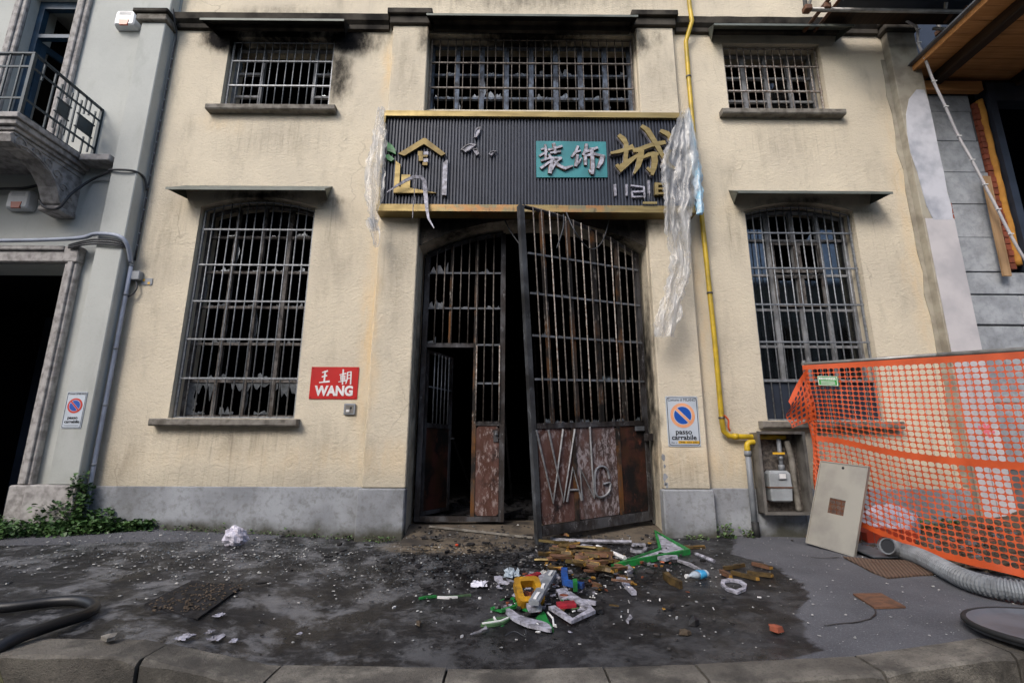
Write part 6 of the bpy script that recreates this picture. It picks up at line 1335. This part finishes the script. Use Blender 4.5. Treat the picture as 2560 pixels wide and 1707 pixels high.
# crumbs
def crumbs(name, mat, label, n, seed, smin, smax, dist):
    r = random.Random(seed); b = MB()
    for _ in range(n):
        x, y = dist(r)
        if not (-6.4 < x < 4.2 and -2.84 < y < .2): continue
        s = lerp(smin, smax, r.random()**3); z = GZ(x, y)+.002 if y < -.3 or not (GX0 < x < GX1) else max(GZ(x, y), .12+.25*max(0, y+.1))+.02
        a = r.uniform(0, 6.3); pts = [(x+s*math.cos(a+k*1.57)*r.uniform(.5, 1.3), y+s*math.sin(a+k*1.57)*r.uniform(.5, 1.3)) for k in range(4)]
        h = s*r.uniform(.15, .6); tl = r.uniform(-.4, .4)*s
        b.add([(p[0], p[1], z) for p in pts]+[(lerp(x, p[0], .8), lerp(y, p[1], .8), z+h+(tl if k < 2 else -tl)*.4) for k, p in enumerate(pts)], [(4, 5, 6, 7), (0, 1, 5, 4), (1, 2, 6, 5), (2, 3, 7, 6), (3, 0, 4, 7)])
    b.build(name, mat, None, kind='stuff', label=label, cat='crumbs')
g_ = lambda cx, cy, sx, sy: (lambda r: (r.gauss(cx, sx), r.gauss(cy, sy)))
u_ = lambda x0, x1, y0, y1: (lambda r: (r.uniform(x0, x1), r.uniform(y0, y1)))
crumbs('plaster_crumbs', 'chips', 'pale plaster crumbs strewn over the pavement', 1100, 1, .003, .018, g_(-2.9, -1.0, 1.1, .55))
crumbs('window_glass_crumbs', 'chips2', 'broken glass crumbs below the left window', 1500, 2, .003, .013, g_(-3.1, -.85, 1.0, .4))
crumbs('plaster_crumbs', 'chips', 'pale plaster crumbs before the gate', 700, 3, .003, .015, g_(.0, -1.2, 1.2, .7))
crumbs('charred_crumbs', 'dark_chips', 'charred crumbs before the gate', 2600, 4, .005, .02, g_(.1, -.75, .8, .38))
crumbs('charred_crumbs', 'dark_chips', 'charred crumbs on the muddy threshold', 420, 5, .006, .03, u_(-1.1, 1.75, -.4, .15))
crumbs('window_glass_crumbs', 'chips2', 'broken glass crumbs before the gate', 1100, 6, .003, .013, g_(-.2, -.95, .9, .4))
crumbs('plaster_crumbs', 'chips', 'fine pale crumbs on the dry asphalt', 420, 8, .003, .011, u_(1.2, 4.0, -2.8, -.1))
crumbs('charred_crumbs', 'dark_chips', 'charred crumbs on the left pavement', 500, 9, .004, .02, u_(-5.5, 1.5, -2.8, -.2))
b = MB(); r_ = random.Random(90)
for k in range(240):
    x, y = r_.uniform(-2.5, -2.05), r_.uniform(-2.45, -1.85); lump(b, (x, y, GZ(x, y)+.014), r_.uniform(.004, .013), r_)
b.build('gravel', 'rubble', kind='stuff', label='gravel lying on the square cover at left', cat='gravel')
bits('acrylic_bits', 'white', 'small white flakes scattered in front of the pile', 40, 66, .4, -1.9, .6, .35, .006, .018)
bits('green_bits', 'green', 'small green slivers around the front pile', 12, 67, .15, -2.05, .2, .15, .012, .035)
bits('ash_flakes', 'char', 'black ash flakes and charred film before the gate', 160, 68, .1, -.9, .9, .4, .015, .06)
for k in range(16):
    x, y = r_.gauss(.35, .3), r_.gauss(-1.8, .28); a = r_.uniform(0, 3.1); L_ = r_.uniform(.05, .16)
    ribbon([(x+L_*(q-.5)*math.cos(a)+.02*math.sin(q*5+k), y+L_*(q-.5)*math.sin(a)) for q in (0, .33, .66, 1)], [.008, .022, .03, .01], .006, ['acryl_dirty', 'gold_dirty', 'char', 'acryl', 'green_dirty'][k % 5], 'letter_sliver', 'thin torn letter sliver lying among the pieces of the front pile', 'sliver', lift=.012+.006*(k % 4), group='thin slivers in the front pile')
# the loose strip on the threshold
tb('white_strip', 'sill', None, [(-.95, .12, .205), (-.3, -.05, .17), (.27, -.24, .14)], .014, 5, smooth=False, label='thin whitish strip lying across the threshold', cat='strip')

# ---------------------------------------------------------------- plants
def leafy(name, label, spots, mat, lsize, seed, cat, stuff=False, stems=()):
    r = random.Random(seed); b = MB()
    for (x, y, z, sx, sy, sz, n) in spots:
        for _ in range(n):
            px_, py_, pz = x+r.uniform(-1, 1)*sx, y+r.uniform(-1, 1)*sy, z+(r.random()**1.3)*sz
            if py_ > -.03: py_ = -.03-r.random()*.05
            s = lsize*r.uniform(.5, 1.25); a = r.uniform(0, 6.3); tilt = r.uniform(-.9, .9)
            m3 = Matrix.Translation((px_, py_, pz)) @ Matrix.Rotation(a, 4, 'Z') @ Matrix.Rotation(tilt, 4, 'X') @ Matrix.Rotation(r.uniform(-.5, .5), 4, 'Y')
            b.add([m3 @ Vector(p) for p in ((0, 0, 0), (s*.55, s*.25, s*.1), (s*.4, s*.75, s*.02), (0, s*1.15, -s*.12), (-s*.4, s*.75, s*.02), (-s*.55, s*.25, s*.1), (0, s*.5, -s*.05))],
                  [(0, 1, 6), (1, 2, 6), (2, 3, 6), (3, 4, 6), (4, 5, 6), (5, 0, 6)])
    if stuff: return b.build(name, mat, None, kind='stuff', label=label, cat=cat, fix=False)
    t = thing(name, label, cat, (spots[0][0], spots[0][1], zg(spots[0][0], spots[0][1])))
    b.build('foliage', mat, t, fix=False)
    m = MB()
    for k in range(5): x, y, z, sx, sy, sz, n = spots[0]; m.tube([(x, y, zg(x, y)), (x+r.uniform(-1, 1)*sx, y+r.uniform(-1, 0)*sy, z+sz*r.uniform(.4, 1))], .004, 4)
    m.build('stem', 'stem', t); return t
sp_ = []
for k in range(60):
    x = lerp(-7.2, -4.15, k/59); h = .10+.12*max(0, noise.noise(Vector((x*2, 0, 0)))+.5); d = .34 if x < -5.0 else lerp(.34, .07, (x+5.0)/.85)
    sp_.append((x, -.06-d*.5-(.12 if x < -5.3 else 0), zg(x, -.2)-.01, .08, d*.55, h*(1 if x < -4.5 else .6), 62))
leafy('ground_ivy', 'green ivy creeping along the foot of the left walls', sp_, 'leaf', .045, 1, 'ivy', True)
leafy('climbing_ivy', 'ivy tuft climbing the conduit in the wall corner', [(-4.93, -.17, .2, .1, .1, .5, 420), (-4.95, -.17, .55, .07, .07, .28, 110), (-4.72, -.12, .2, .18, .1, .22, 260), (-5.15, -.26, .2, .2, .05, .3, 160)], 'leaf', .042, 2, 'plant')
leafy('weed', 'small leafy weed at the foot of the grey plinth right of the pilaster', [(2.48, -.16, .13, .09, .06, .16, 70)], 'leaf2', .035, 3, 'plant')
leafy('weed', 'small weed beside the grey riser pipe foot', [(2.73, -.14, .13, .07, .04, .1, 40)], 'leaf2', .03, 4, 'plant')
leafy('weed', 'low grassy weed before the right pilaster base', [(2.12, -.2, .12, .14, .05, .05, 60)], 'leaf2', .022, 5, 'plant')
leafy('weed', 'small weed at the foot of the left pilaster', [(-1.45, -.22, .1, .16, .06, .05, 60)], 'leaf2', .022, 6, 'plant')
leafy('weed', 'green weeds behind the orange mesh at the wall', [(4.75, -.2, .15, .35, .1, .22, 260)], 'leaf2', .045, 7, 'plant')
leafy('weed', 'grass tuft in the gutter below the right kerb', [(3.0, -3.2, -.2, .2, .06, .16, 120)], 'leaf2', .035, 8, 'plant')
leafy('weed', 'grass tuft in the gutter below the left kerb', [(-2.62, -3.2, -.2, .15, .05, .12, 70)], 'leaf2', .035, 10, 'plant')
sp_ = [(lerp(-4.1, -1.85, k/24)+.05, -.07, zg(lerp(-4.1, -1.85, k/24), -.07), .05, .03, .05+.05*(k % 4 == 0), 9) for k in range(25)]
leafy('wall_moss', 'moss and tiny weeds along the left plinth foot', sp_, 'leaf2', .022, 11, 'moss', True)
